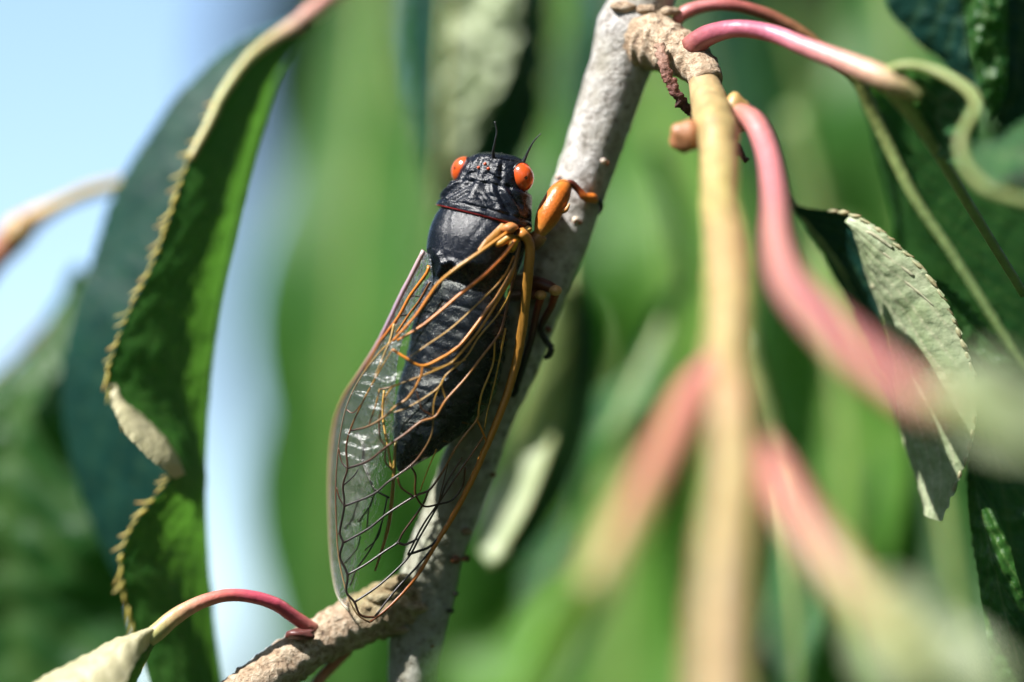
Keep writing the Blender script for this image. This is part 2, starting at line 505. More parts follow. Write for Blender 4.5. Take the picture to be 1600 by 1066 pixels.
# pink stalk arching right from the spur, with a curled leaf
lf = part('leaf')
tube('petiole', pxpath([(1080, 75, -1, 20), (1105, 56, -2, 17), (1150, 45, -4, 14), (1205, 52, -5, 14), (1260, 74, -7, 15), (1320, 97, -9, 17), (1385, 124, -11, 19), (1440, 150, -11, 12)], [(0.30, 0.10, 0.08), (0.38, 0.10, 0.14), (0.58, 0.16, 0.25), (0.62, 0.25, 0.26), (0.62, 0.36, 0.27), (0.5, 0.5, 0.2)]), M_STEM, lf, n=70, sides=18)
ribbon('blade', [(1375, 112, -11), (1410, 101, -12), (1460, 110, -13), (1510, 138, -15), (1525, 165, -17), (1500, 215, -19), (1510, 265, -20), (1550, 300, -21), (1640, 325, -22)],
       [(1395, 138, -10), (1420, 185, -8), (1450, 225, -8), (1480, 255, -10), (1530, 270, -13), (1570, 245, -16), (1590, 205, -18), (1620, 180, -20), (1700, 170, -22)], L_GLINT, lf, n=100, m=26, bulge=0.6, u0=0.5, nv=9, vh=0.5, rough=0.9)
tube('rolled_margin', pxpath([(1380, 113, -11, 7), (1412, 102, -12, 7), (1460, 110, -13, 7), (1508, 137, -15, 7), (1525, 165, -17, 7), (1502, 215, -19, 7), (1512, 263, -20, 7), (1550, 298, -21, 7), (1640, 322, -22, 7)], [(0.45, 0.52, 0.2)] * 2), M_MARGIN, lf, n=60, sides=10, bump=0.25, bscale=0.5)
tube('midrib', pxpath([(1385, 125, -11, 16), (1450, 215, -8, 10), (1520, 330, -4, 8), (1600, 460, 0, 7)], [(0.4, 0.46, 0.17), (0.3, 0.4, 0.13)]), M_STEM, lf, n=30, sides=10)
# darker stalk behind it, with the big veined leaf
lf = part('leaf')
tube('petiole', pxpath([(1055, 35, 2, 9), (1070, 20, 2, 11), (1100, 10, 2, 10), (1140, 8, 2, 10), (1195, 22, 2.5, 10), (1250, 50, 3, 10), (1300, 90, 3.5, 10), (1340, 125, 4, 11), (1375, 200, 5, 10), (1430, 310, 5, 9), (1490, 400, 5, 8), (1560, 510, 5, 7), (1640, 640, 5, 5)], [(0.5, 0.17, 0.15), (0.58, 0.2, 0.2), (0.36, 0.10, 0.09), (0.3, 0.16, 0.07), (0.28, 0.3, 0.09), (0.26, 0.34, 0.12), (0.22, 0.32, 0.12), (0.2, 0.3, 0.1)]), M_STEM, lf, n=130, sides=14, bump=0.08, bscale=1.5)
ribbon('blade', [(1335, 118, 5), (1350, 170, 7), (1370, 240, 9), (1390, 310, 10), (1405, 380, 10), (1425, 450, 10), (1470, 540, 10), (1540, 640, 10), (1640, 760, 10)],
       [(1345, 122, 4), (1382, 205, 5.2), (1410, 268, 5.2), (1440, 322, 5.2), (1480, 385, 5.2), (1530, 462, 5.2), (1570, 525, 5.2), (1620, 605, 5.2), (1680, 700, 5.2)], L_MID, lf, n=110, m=20, u0=1.0, nv=12, slope=0.8, vh=0.25, serr=(0.3, 0), rough=0.12, vcol=0.5)
ribbon('blade', [(1342, 118, 4), (1378, 198, 5.2), (1410, 265, 5.2), (1440, 320, 5.2), (1480, 383, 5.2), (1530, 460, 5.2), (1570, 523, 5.2), (1620, 603, 5.2), (1680, 700, 5.2)],
       [(1352, 112, 4.5), (1410, 140, 8), (1470, 185, 9), (1530, 245, 9), (1590, 310, 9), (1650, 390, 9), (1700, 480, 9), (1750, 570, 9), (1780, 680, 8)], L_MID, lf, n=110, m=20, u0=0.0, nv=12, slope=0.8, vh=0.25, serr=(0, 0.3), rough=0.12, vcol=0.5)
# withered stipule below the spur
tube('withered_stipule', pxpath([(1030, 68, -1.5, 7), (1036, 100, -2.2, 8), (1046, 128, -2.2, 9), (1062, 155, -2, 9), (1085, 180, -1, 8), (1115, 205, 0.5, 8), (1145, 228, 0.5, 8), (1168, 252, 0.3, 4)], [(0.40, 0.24, 0.16), (0.32, 0.13, 0.10), (0.10, 0.03, 0.03), (0.28, 0.09, 0.09), (0.2, 0.07, 0.07)]), M_TWIGLET, branch, n=110, sides=14, bump=0.75, bscale=2.6, flat=0.35)
# red stalk on the brown twig, with a leaf whose sun glare is coloured in
lf = part('leaf')
tube('petiole', pxpath([(492, 985, 0.4, 11), (465, 968, -0.2, 11), (430, 944, -1, 10.5), (390, 932, -1.6, 10), (350, 931, -2, 10), (310, 943, -2.4, 11), (275, 963, -2.8, 13), (245, 988, -3.2, 14), (215, 1012, -3.6, 13)], [(0.5, 0.2, 0.14), (0.55, 0.1, 0.13), (0.58, 0.07, 0.14), (0.62, 0.16, 0.14), (0.62, 0.3, 0.2), (0.5, 0.45, 0.18), (0.42, 0.46, 0.16)]), M_STEM, lf, n=80, sides=18, bump=0.05, bscale=1.5)
ribbon('blade', [(228, 984, -3), (185, 998, -4), (140, 1020, -5), (95, 1044, -6), (50, 1070, -7), (-20, 1110, -8)], [(240, 1000, -3.4), (215, 1030, -5.5), (195, 1065, -7.5), (165, 1095, -9), (120, 1130, -10), (40, 1180, -11)], L_CREAM, lf, n=50, m=16, u0=0.5, nv=8, bulge=0.9, rough=0.15, serr=(0.15, 0.1))
ribbon('blade', [(243, 985, -3.2), (240, 1010, -3.4), (225, 1040, -3.6), (205, 1080, -3.8), (180, 1130, -4)], [(225, 992, -3.6), (212, 1022, -4.6), (196, 1052, -5.6), (178, 1090, -6), (150, 1140, -6)], L_BRIGHT, lf, n=40, m=8, u0=0.2, nv=6, bulge=0.3, rough=0.1)
blob('bud', P(468, 991, -0.9), (1.15, 0.55, 0.42), M_STEM, branch, bump=0.4, bscale=1.8, col=(0.13, 0.04, 0.035))
# a second small stalk under the twig
lf = part('leaf')
tube('petiole', pxpath([(545, 1015, 3, 9), (520, 1040, 3, 9), (498, 1064, 3, 9), (470, 1110, 2, 9)], [(0.5, 0.22, 0.15), (0.58, 0.2, 0.16), (0.58, 0.3, 0.18)]), M_STEM, lf, n=30, sides=12)
spine_leaf([P(478, 1096, 2), P(450, 1160, 2), P(430, 1300, 3), P(420, 1450, 4)], 8, (-0.4, -0.7, 0.5), L_MID, lf, fold=0.4, rib=0.5)

# ------------------------------------------------------------------ leaf things that hang from twigs out of frame
def leaf_thing(name, base, label, group=None):
    return empty(name, base, label, 'leaf', group)

# folded leaf at the left
t = leaf_thing('folded_leaf', P(470, 30, 14), 'long folded leaf with a toothed yellow edge and a cream curl, hanging beside pale sky')
FOLD = [(492, 38, 15), (440, 105, 14), (408, 200, 13), (386, 280, 12), (363, 380, 11), (345, 460, 10.5), (333, 540, 10), (325, 620, 10), (321, 700, 10), (321, 780, 10), (325, 860, 10), (331, 930, 10), (338, 1000, 10), (350, 1090, 10)]
EDGE = [(474, 24, 13), (392, 88, 11), (335, 175, 9), (295, 250, 7.5), (268, 330, 6.5), (240, 410, 6), (206, 478, 5.5), (180, 545, 5), (168, 598, 5), (190, 650, 5), (238, 692, 5), (270, 735, 5), (235, 785, 5), (202, 832, 5), (189, 880, 5), (198, 940, 5.5), (215, 1000, 6), (238, 1090, 6)]
BACK = [(484, 22, 15.5), (440, 35, 16), (370, 65, 17), (310, 115, 17), (262, 170, 17), (222, 230, 17), (188, 285, 17), (163, 345, 17), (143, 412, 16.5), (120, 480, 16), (104, 545, 16), (98, 605, 16), (105, 680, 16), (125, 760, 16), (152, 835, 16), (188, 905, 16), (215, 965, 16), (240, 1090, 16)]
ribbon('blade', BACK, FOLD, L_DARK, t, n=150, m=18, u0=1.0, nv=14, slope=0.7, vh=0.18, serr=(0.25, 0), rough=0.1, bulge=0.6, nt=46, vcol=0.3)  # back half: its shade is put into the deep green
ribbon('blade', EDGE, FOLD, L_BRIGHT, t, n=200, m=22, u0=1.0, nv=14, slope=0.7, vh=0.22, bulge=0.9, rough=0.14, vcol=0.3)  # front half: light shining through is put into the brighter green
E = spline([P(*q) for q in EDGE], 400)
tube('midrib', pxpath([(590, -60, 20, 15), (530, -15, 16, 14), (490, 18, 14, 15), (462, 40, 13, 13), (425, 62, 12, 10), (390, 90, 10.5, 8), (352, 140, 9.3, 7.5), (330, 185, 8.6, 7), (312, 220, 7.8, 6.5), (296, 250, 7.3, 5)], [(0.5, 0.2, 0.16), (0.6, 0.3, 0.26), (0.6, 0.38, 0.28), (0.58, 0.52, 0.25), (0.5, 0.5, 0.2), (0.5, 0.48, 0.2), (0.52, 0.45, 0.2)]), M_STEM, t, n=60, sides=12, bump=0.12, bscale=0.9)
# toothed, pale, thickened margin: every tooth its own piece
i = 62
k = 0
while i < 385:
    step = rng.choice([5, 6, 7, 8])
    a, b_ = E[i], E[min(399, i + step)]
    d = b_ - a
    out = np.array([-d[2], 0, d[0]]); out /= np.linalg.norm(out) + 1e-9
    if out[0] > 0:
        out = -out
    r = rng.uniform(0.06, 0.15)
    y2 = E[i] + out * 0.15
    mid = (a + b_) / 2 + out * 0.12 + np.array([0, -0.15, 0])
    tip = b_ + out * rng.uniform(0.4, 1.0) + d * 0.2 + np.array([0, -0.1, 0])
    if k % 3 == 2:
        tip = b_ + out * 0.15
    c1 = (0.84, 0.72, 0.20); c2 = rng.choice([(0.74, 0.54, 0.22), (0.70, 0.38, 0.12), (0.74, 0.64, 0.3)])
    tube('leaf_tooth', [list(a) + [r * 0.7] + list(c1), list(mid) + [r] + list(c1), list(tip) + [0.05] + list(c2)], M_MARGIN, t, n=7, sides=7, bump=0.3, bscale=2.0)
    i += step + rng.choice([-1, 0, 0, 1, 2])
    k += 1
ribbon('curled_flap', [(168, 602, 4.4), (190, 628, 4.8), (226, 652, 5.2), (256, 684, 5.2), (274, 712, 5.0), (279, 742, 4.6)], [(172, 614, 3.6), (184, 655, 2.2), (206, 688, 1.5), (232, 714, 1.5), (256, 732, 2.2), (275, 748, 3.6)], L_CREAM, t, n=60, m=10, bulge=0.7, rough=0.15, serr=(0.1, 0.25), nt=12)

# twig with bud behind the folded leaf
t = empty('bare_twig', P(-40, 450, 22), 'slender yellow-orange shoot with a swollen node, running behind the folded leaf', 'twig')
tube('bark', pxpath([(-70, 500, 22, 24), (-20, 420, 22, 22), (15, 378, 22, 24), (45, 348, 22, 20), (90, 322, 22, 13), (140, 300, 23, 12), (200, 285, 24, 11), (260, 275, 25, 9)], [(0.4, 0.14, 0.08), (0.45, 0.16, 0.1), (0.56, 0.32, 0.16), (0.6, 0.45, 0.16), (0.55, 0.42, 0.14), (0.5, 0.4, 0.13)]), M_STEM, t, n=60, sides=14, bump=0.08, bscale=0.4)
blob('bud', P(30, 360, 21), (1.5, 1.2, 1.3), M_STEM, t, col=(0.56, 0.36, 0.16), bump=0.2, bscale=0.7)

# leaf at the lower left
t = leaf_thing('drooping_leaf', P(140, 440, 30), 'broad dark leaf with a pale streak and purple stalk, hanging behind the folded leaf')
ribbon('blade', [(150, 430, 32), (90, 500, 33), (20, 565, 34), (-60, 640, 34), (-130, 760, 34), (-160, 900, 34), (-140, 1100, 34)], [(165, 435, 31), (175, 500, 29), (160, 580, 27), (150, 680, 26), (170, 800, 26), (200, 920, 27), (230, 1100, 28)], L_MID, t, n=70, m=26, u0=0.55, nv=9, slope=0.7, vh=0.9, bulge=2.5, wav=2.2, wavn=3, rough=0.5)
tube('petiole', pxpath([(240, 330, 32, 8), (170, 415, 32, 8), (100, 480, 33, 7), (30, 550, 34, 6), (-60, 635, 34, 5)], [(0.3, 0.12, 0.15), (0.28, 0.13, 0.15), (0.2, 0.2, 0.1)]), M_STEM, t, n=40, sides=10)

# leaf behind the insect's head
t = leaf_thing('highlight_leaf', P(760, -120, 36), 'dark hanging leaf with a painted pale highlight directly behind the insect head')
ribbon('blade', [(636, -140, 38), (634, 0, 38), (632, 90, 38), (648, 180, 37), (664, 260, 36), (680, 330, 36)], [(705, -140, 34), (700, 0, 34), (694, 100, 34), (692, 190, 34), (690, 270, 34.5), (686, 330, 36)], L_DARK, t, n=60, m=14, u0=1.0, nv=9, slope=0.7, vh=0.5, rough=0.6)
ribbon('blade', [(705, -140, 34), (700, 0, 34), (694, 100, 34), (692, 190, 34), (690, 270, 34.5), (686, 330, 36)], [(815, -140, 31), (812, 0, 31), (800, 90, 31.5), (750, 190, 33), (712, 270, 34.5), (690, 335, 36)], L_GLARE, t, n=60, m=18, u0=0.0, nv=6, slope=0.9, vh=0.9, rough=1.3)  # pale highlight put into the colour of the middle strip
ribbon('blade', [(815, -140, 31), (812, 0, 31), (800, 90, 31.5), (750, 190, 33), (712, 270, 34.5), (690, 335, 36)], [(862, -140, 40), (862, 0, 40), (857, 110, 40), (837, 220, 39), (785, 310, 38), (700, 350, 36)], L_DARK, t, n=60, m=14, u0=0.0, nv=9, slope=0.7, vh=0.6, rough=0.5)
tube('midrib', pxpath([(705, -140, 33.5, 9), (700, 0, 33.5, 8), (694, 100, 33.5, 7), (692, 190, 33.5, 6), (690, 270, 34, 6), (684, 340, 36, 4)], [(0.35, 0.4, 0.14), (0.4, 0.42, 0.15)]), M_STEM, t, n=30, sides=8)
# bright narrow leaf beside it
t = leaf_thing('narrow_leaf', P(880, -150, 60), 'narrow bright green leaf hanging between the leaf with the painted highlight and the grey branch')
spine_leaf([P(905, -190, 60), P(885, -20, 60), P(865, 130, 60), P(850, 280, 58), P(845, 420, 56)], 3.2, (-0.7, -0.5, 0.3), L_BRIGHT, t, fold=0.3, rib=0.6)
# leaf behind the branch; sunlight on its left half is put into the colour
t = leaf_thing('blunt_leaf', P(890, 420, 26), 'dark blunt leaf with painted sunlight on its white-green half, hanging behind the grey branch')
ribbon('blade', [(880, 425, 24), (860, 500, 21), (835, 580, 20), (805, 670, 22), (770, 750, 24), (748, 810, 23), (746, 850, 21), (766, 884, 19)], [(892, 425, 27), (893, 500, 26), (885, 580, 25), (868, 670, 23), (842, 750, 20), (812, 820, 18.5), (790, 865, 18.2), (770, 887, 19)], L_GLARE, t, n=60, m=12, u0=1.0, nv=8, slope=0.6, vh=0.25, bulge=-0.8)
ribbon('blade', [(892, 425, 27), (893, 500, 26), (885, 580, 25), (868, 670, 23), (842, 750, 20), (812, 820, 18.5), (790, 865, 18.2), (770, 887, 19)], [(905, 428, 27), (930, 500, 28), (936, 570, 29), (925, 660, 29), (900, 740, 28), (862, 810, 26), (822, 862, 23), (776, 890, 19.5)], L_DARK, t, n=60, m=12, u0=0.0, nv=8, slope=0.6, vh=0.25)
tube('midrib', pxpath([(885, 380, 28, 8), (892, 425, 26.7, 7), (893, 500, 25.7, 6), (885, 580, 24.7, 6), (868, 670, 22.7, 5), (842, 750, 19.8, 5), (812, 820, 18.2, 4), (770, 886, 18.9, 2)], [(0.3, 0.36, 0.13), (0.34, 0.4, 0.16)]), M_STEM, t, n=30, sides=8)

# folded leaf at the right; sunlight on its pale underside is partly colour
t = leaf_thing('creased_leaf', P(1240, 320, 4), 'creased leaf with toothed edge, its pale veined side with sunlight partly painted in')
CR = [(1330, 336, 1), (1365, 355, 0.2), (1410, 392, -0.6), (1450, 432, -1.2), (1480, 480, -1.6), (1505, 540, -1.8), (1522, 600, -1.6), (1516, 690, -1), (1470, 815, 0)]
IN = [(1332, 340, 1.4), (1340, 385, 2), (1352, 430, 2.4), (1368, 470, 2.6), (1385, 515, 2.8), (1393, 565, 3), (1403, 630, 3.2), (1413, 700, 3.2), (1448, 798, 2)]
ribbon('blade', IN, CR, L_GLARE, t, n=140, m=30, u0=0.0, nv=7, slope=1.4, vh=0.12, bulge=0.7, rough=0.16, serr=(0, 0.35), nt=26, vcol=0.95)
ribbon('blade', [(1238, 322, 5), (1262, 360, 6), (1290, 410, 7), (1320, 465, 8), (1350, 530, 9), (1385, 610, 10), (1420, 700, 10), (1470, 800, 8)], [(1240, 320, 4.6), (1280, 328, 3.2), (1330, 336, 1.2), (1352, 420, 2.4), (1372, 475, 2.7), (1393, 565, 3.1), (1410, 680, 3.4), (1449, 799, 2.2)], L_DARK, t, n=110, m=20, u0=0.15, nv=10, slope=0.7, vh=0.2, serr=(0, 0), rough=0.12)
def crease_pt(x, y):
    a = np.interp(y, [q[1] for q in IN], [q[0] for q in IN]); b = np.interp(y, [q[1] for q in CR], [q[0] for q in CR])
    ya = np.interp(y, [q[1] for q in IN], [q[2] for q in IN]); yb = np.interp(y, [q[1] for q in CR], [q[2] for q in CR])
    u = min(1, max(0, (x - a) / (b - a)))
    return ya * (1 - u) + yb * u - 0.6 * 4 * u * (1 - u) + 0.03
for rows in ([(1334, 352), (1364, 366), (1395, 388)], [(1345, 372), (1385, 398), (1428, 432)], [(1340, 392), (1380, 414), (1430, 452), (1462, 480)], [(1350, 437), (1390, 458), (1435, 490), (1480, 530)],
             [(1369, 500), (1400, 530), (1430, 566), (1470, 615)], [(1392, 545), (1425, 580), (1456, 625), (1490, 690)], [(1431, 650), (1450, 672), (1470, 720)]):
    tube('side_vein', pxpath([(x, y, crease_pt(x, y), 4.2 - 0.9 * k) for k, (x, y) in enumerate([(rows[0][0] + 14, rows[0][1] + 9)] + rows[1:])], [(0.66, 0.62, 0.42), (0.6, 0.6, 0.42)]), M_MARGIN, t, n=16, sides=7, bump=0.3, bscale=2.0)
CE = spline([P(*q) for q in [(1240, 321, 4.6), (1280, 328, 3.0), (1328, 336, 1)] + CR[1:]], 200)
i = 20
while i < 180:
    step = rng.choice([5, 6, 7, 9])
    a, b_ = CE[i], CE[min(199, i + step)]
    d = b_ - a
    out = np.array([d[2], 0, -d[0]]); out /= np.linalg.norm(out) + 1e-9
    if out[0] + out[2] < 0:
        out = -out
    tip = b_ + out * rng.uniform(0.0, 0.3)
    tube('leaf_tooth', [list(a) + [0.1, .5, .5, .3], list((a + b_) / 2 + out * .05) + [rng.uniform(.12, .24), .6, .55, .32], list(tip) + [0.04, .6, .45, .25]], M_MARGIN, t, n=6, sides=6, bump=0.3, bscale=2)
    i += step
tube('midrib', pxpath([(1225, 305, 6, 8), (1262, 345, 5.6, 7), (1310, 410, 6, 6), (1350, 480, 6.5, 6), (1400, 590, 7, 5), (1465, 780, 6, 4)], [(0.3, 0.36, 0.14), (0.3, 0.38, 0.14)]), M_STEM, t, n=40, sides=8)

# dark toothed leaf at the right edge
t = leaf_thing('toothed_leaf', P(1460, 440, 4), 'dark glossy toothed leaf emerging from behind the creased pale leaf')
ribbon('blade', [(1458, 438, 3), (1475, 500, 3), (1500, 570, 4), (1515, 650, 4), (1512, 740, 3), (1520, 840, 2), (1540, 960, 1), (1560, 1120, 0)], [(1462, 436, 3), (1500, 470, 3), (1545, 520, 2.5), (1588, 585, 2), (1640, 680, 2), (1680, 800, 2), (1700, 950, 2), (1700, 1120, 2)], L_MID, t, n=150, m=26, u0=0.35, nv=13, slope=0.8, vh=0.3, rough=0.4, serr=(0.2, 0.45), nt=34, bulge=0.6)
ribbon('blade', [(1513, 720, 2.5), (1514, 790, 1.5), (1524, 870, 0.6), (1535, 950, 0), (1548, 1040, -0.4), (1560, 1120, -0.5)], [(1530, 725, 2.2), (1558, 800, 0.2), (1585, 880, -0.8), (1610, 960, -1), (1640, 1050, -1), (1660, 1130, -1)], L_BRIGHT, t, n=90, m=22, u0=0.5, nv=9, slope=0.8, vh=0.3, rough=0.45, bulge=0.6)  # sunlit lower part, its light put into a brighter green

# leaves in the top right corner
t = leaf_thing('rolled_leaf', P(1480, -120, 8), 'dark leaf with a rolled crinkled bright band, hanging into the corner above the curled leaf')
ribbon('blade', [(1370, -120, 9), (1385, 0, 9), (1420, 50, 9), (1470, 95, 9), (1520, 145, 8), (1540, 175, 8)], [(1500, -120, 7), (1505, 0, 7), (1512, 60, 7), (1520, 110, 7), (1530, 150, 7), (1545, 178, 8)], L_DARK, t, n=70, m=18, u0=1.0, nv=7, slope=0.7, vh=0.25, rough=0.3, serr=(0.3, 0))
ribbon('blade', [(1500, -120, 7), (1506, 0, 6.5), (1514, 60, 6.5), (1522, 110, 6.6), (1532, 150, 7), (1545, 178, 8)], [(1570, -120, 7), (1574, 0, 6), (1575, 60, 6), (1574, 120, 6.2), (1568, 160, 7), (1550, 182, 8)], L_MID, t, n=110, m=26, u0=0.5, nv=7, slope=0.8, vh=0.25, rough=0.75, bulge=1.2)
ribbon('blade', [(1570, -120, 7.1), (1574, 0, 6.1), (1575, 60, 6.1), (1574, 120, 6.3), (1568, 160, 7.1), (1551, 184, 8)], [(1680, -120, 10), (1690, 0, 10), (1690, 60, 10), (1680, 130, 10), (1640, 200, 9), (1560, 195, 8.4)], L_DARK, t, n=70, m=16, u0=0.2, nv=7, slope=0.7, vh=0.25, rough=0.3)

# ------------------------------------------------------------------ soft leaves in the background
BGG = 'out-of-focus leaves hanging behind the branch'
BGL = 'out-of-focus green leaf hanging in the foliage behind the branch'
def bgleaf(px, py, y, dx, length, wid, facing, mat, bend=0.0, label=None, fold=0.3):
    k = PX * (DIST + y) / DIST
    b = P(px, py, y)
    t = leaf_thing('hanging_leaf', b, label or BGL, None if label else BGG)
    dxm = dx * k
    sp = []
    for s in (0, 0.25, 0.5, 0.75, 1.0):
        sp.append(b + np.array([dxm * s + bend * math.sin(math.pi * s), -6 * math.sin(math.pi * s), -length * s]))
    spine_leaf(sp, wid, facing, mat, t, fold=fold, n=30, m=8, rib=0.7, wav=2.0)
    tube('petiole', [list(b + np.array([-3, 2, 12])) + [0.8, .16, .26, .07], list(b + np.array([-1, 0.5, 5])) + [0.75, .2, .28, .09], list(b) + [0.7, .3, .36, .13]], M_STEM, t, n=8, sides=8)
# traced ones
bgleaf(600, -120, 85, -60, 95, 9, (-0.55, -0.75, 0.3), L_BRIGHT, -2, label='broad soft green leaf bordering the strip of pale sky beside the folded leaf')
bgleaf(560, 120, 95, -40, 100, 8.5, (-0.7, -0.6, 0.3), L_MID, -2, label='dull green blurred leaf hanging between the strip of sky and the insect wings')
bgleaf(580, 480, 90, -20, 80, 8, (-0.6, -0.7, 0.3), L_BRIGHT, 2, label='blurred green leaf hanging below, behind the insect wing tips and side twig')
bgleaf(1080, 440, 42, -270, 34, 4.2, (-0.75, -0.35, 0.55), L_GLINT, -1, label='slanting blurred leaf running from the yellow shoot down behind the pink stalk')
bgleaf(1000, 20, 120, -10, 90, 10, (-0.3, -0.8, 0.3), L_BRIGHT, 2)
bgleaf(1080, 160, 140, 30, 100, 11, (-0.6, -0.7, 0.3), L_MID, 2)
bgleaf(1290, 380, 50, 40, 62, 9.5, (-0.75, -0.6, 0.3), L_FRESH, 1, label='wide bright green blurred leaf filling the gap between two pink stalks')
bgleaf(1370, 560, 62, 20, 60, 9, (-0.7, -0.6, 0.35), L_FRESH, 1)
bgleaf(1215, 740, 32, 15, 34, 3.6, (-0.5, -0.5, 0.6), L_GLINT, 1, label='small dark blurred leaf hanging close behind the lower yellow shoot')
bgleaf(1450, 640, 40, 60, 50, 5.5, (-0.5, -0.75, 0.4), L_MID, 1)
bgleaf(1290, 150, 110, 40, 70, 9, (-0.5, -0.75, 0.4), L_BRIGHT, 1)
bgleaf(1480, 330, 45, 40, 70, 9, (-0.4, -0.8, 0.4), L_MID, 1)
bgleaf(1380, -160, 70, 40, 60, 8, (-0.4, -0.8, 0.4), L_BRIGHT, 1)
bgleaf(960, 690, 80, -70, 70, 10, (-0.5, -0.75, 0.4), L_FRESH, 2)
bgleaf(800, 780, 95, -20, 70, 10, (-0.5, -0.75, 0.4), L_FRESH, 2)
bgleaf(1030, 80, 100, 20, 60, 9, (-0.5, -0.75, 0.4), L_FRESH, 2)
r2 = random.Random(5)
for k in range(34):
    y = r2.uniform(150, 330)
    px = r2.uniform(470, 1700); py = r2.uniform(-500, 900)
    f = (r2.uniform(-0.9, 0.3), r2.uniform(-1, -0.4), r2.uniform(0.1, 0.6))
    bgleaf(px, py, y, r2.uniform(-80, 80), r2.uniform(85, 125), r2.uniform(11, 16), f, r2.choice([L_MID, L_BRIGHT, L_MID, L_DARK]), r2.uniform(-5, 5))

# leaf shell added around the scene: blocks sky light, shades the background leaves
def shade_shell():
    o = empty('shade_leaves', P(900, -900, 200))
    rr = random.Random(3)
    V, F = [], []
    def leafquad(c, L, W, yaw, pitch):
        d = np.array([math.cos(yaw) * math.cos(pitch), math.sin(yaw) * math.cos(pitch), math.sin(pitch)])
        s_ = np.cross(d, [0, 0, 1.0]); s_ /= np.linalg.norm(s_)
        up_ = np.cross(s_, d)
        i0 = len(V)
        for (a, w, h) in ((0, 0, 0), (.25, .8, .5), (.55, 1, .5), (.8, .6, 0), (1, 0, -2)):
            V.append(c + d * L * a + s_ * W * w + up_ * (h + 2) * (w > 0)); V.append(c + d * L * a + up_ * h); V.append(c + d * L * a - s_ * W * w + up_ * (h + 2) * (w > 0))
        for k in range(4):
            a = i0 + k * 3
            F.extend([(a, a + 1, a + 4, a + 3), (a + 1, a + 2, a + 5, a + 4)])
    sd = np.array([-0.55, -0.32, 0.77]); sd /= np.linalg.norm(sd)
    made = 0
    while made < 4200:
        d = np.array([rr.gauss(0, 1), rr.gauss(0, 1), rr.gauss(0, 1)]); d /= np.linalg.norm(d)
        c = d * rr.uniform(240, 620)
        if c[2] < -330:
            continue
        L = rr.uniform(70, 115)
        e = c + np.array([0, 0, -0.45 * L])
        along = e.dot(sd)
        e2 = e - np.array([15, 110, -15])
        if along > 0 and (np.linalg.norm(e - sd * along) < 95 + L * 0.5 or np.linalg.norm(e2 - sd * e2.dot(sd)) < 75 + L * 0.4):      # the gap the sun comes through
            continue
        if e[1] > -330:                                                      # keep clear of the view itself
            kk = PX * max(10, DIST + e[1]) / DIST
            qx, qz = e[0] / kk, e[2] / kk
            mar = (L * 0.62 + 12) / kk
            if abs(qx) < 800 + mar and abs(qz) < 533 + mar:
                if e[1] < 200 or qx < 120:
                    continue
        if np.linalg.norm(e - np.array([0, -DIST, 0])) < 110:
            continue
        made += 1
        leafquad(c, L, rr.uniform(11, 17), rr.uniform(0, 6.28), rr.uniform(-1.3, -0.3))
    m_ = mesh_obj('foliage', V, F, L_DARK, o, col=[(0, 0, 0)] * len(V))
    o['kind'] = 'stuff'; m_['kind'] = 'stuff'
    o['label'] = 'shell of leaves added around the branch to block sky light and cast shade'; o['category'] = 'foliage'
shade_shell()

#CICADA
# ------------------------------------------------------------------ the cicada
AX = np.array([-0.25, 0.0, -0.968])                 # head -> tail
ROLL = math.radians(27)
DOR = np.array([-math.sin(ROLL), -math.cos(ROLL), 0.0]); DOR -= AX * DOR.dot(AX); DOR /= np.linalg.norm(DOR)
SID = np.cross(DOR, AX); SID /= np.linalg.norm(SID)
if SID[0] < 0:
    SID = -SID
HEAD = P(781, 239, 0.0)
cicada = empty('cicada', P(740, 470, 3), 'black cicada with orange-red eyes and clear orange-veined wings clinging to the grey branch', 'cicada')

def BL(t, s, d):
    w = min(1, max(0, (4.6 - t) / 2.4))                # the head is turned a little
    return HEAD + AX * (t - 0.11 * s * w) + SID * s + DOR * d

ST_ = np.array([  # t, half width, dorsal height, ventral height, centre shift
    (0.00, 0.15, 0.15, 0.15, -0.25), (0.12, 1.35, 0.95, 0.9, -0.2), (0.45, 2.15, 1.55, 1.5, -0.15), (1.1, 2.55, 1.95, 2.0, -0.05), (2.0, 2.75, 2.2, 2.4, 0),
    (2.55, 2.85, 2.3, 2.6, 0), (2.68, 2.95, 2.28, 2.6, 0), (2.9, 3.3, 2.45, 2.8, 0), (3.8, 3.55, 2.75, 3.0, 0), (4.6, 3.8, 2.9, 3.1, 0), (5.1, 3.98, 2.96, 3.1, 0),
    (5.22, 3.9, 2.92, 3.1, 0), (5.34, 3.55, 2.86, 3.1, 0), (6.0, 3.72, 3.1, 3.2, 0), (7.3, 3.85, 3.35, 3.3, 0), (8.6, 3.7, 3.3, 3.2, 0), (9.4, 3.35, 3.0, 3.1, 0),
    (10.2, 3.0, 2.55, 3.0, 0), (10.6, 2.95, 2.45, 3.0, 0), (11.2, 3.4, 2.6, 3.0, 0), (14, 3.9, 2.8, 2.9, 0), (18, 3.9, 2.7, 2.7, 0), (21, 3.25, 2.3, 2.3, 0), (23.5, 2.0, 1.6, 1.5, 0), (25.3, 0.75, 0.7, 0.7, 0), (26.0, 0.15, 0.15, 0.15, 0)])

def seg(tt, th, a, b):
    """distance in (t, angle*3) from a groove drawn between a and b"""
    p = np.array([tt, th * 3]); a = np.array([a[0], a[1] * 3]); b = np.array([b[0], b[1] * 3])
    ab = b - a
    k = min(1, max(0, (p - a).dot(ab) / ab.dot(ab)))
    return np.linalg.norm(p - a - ab * k)

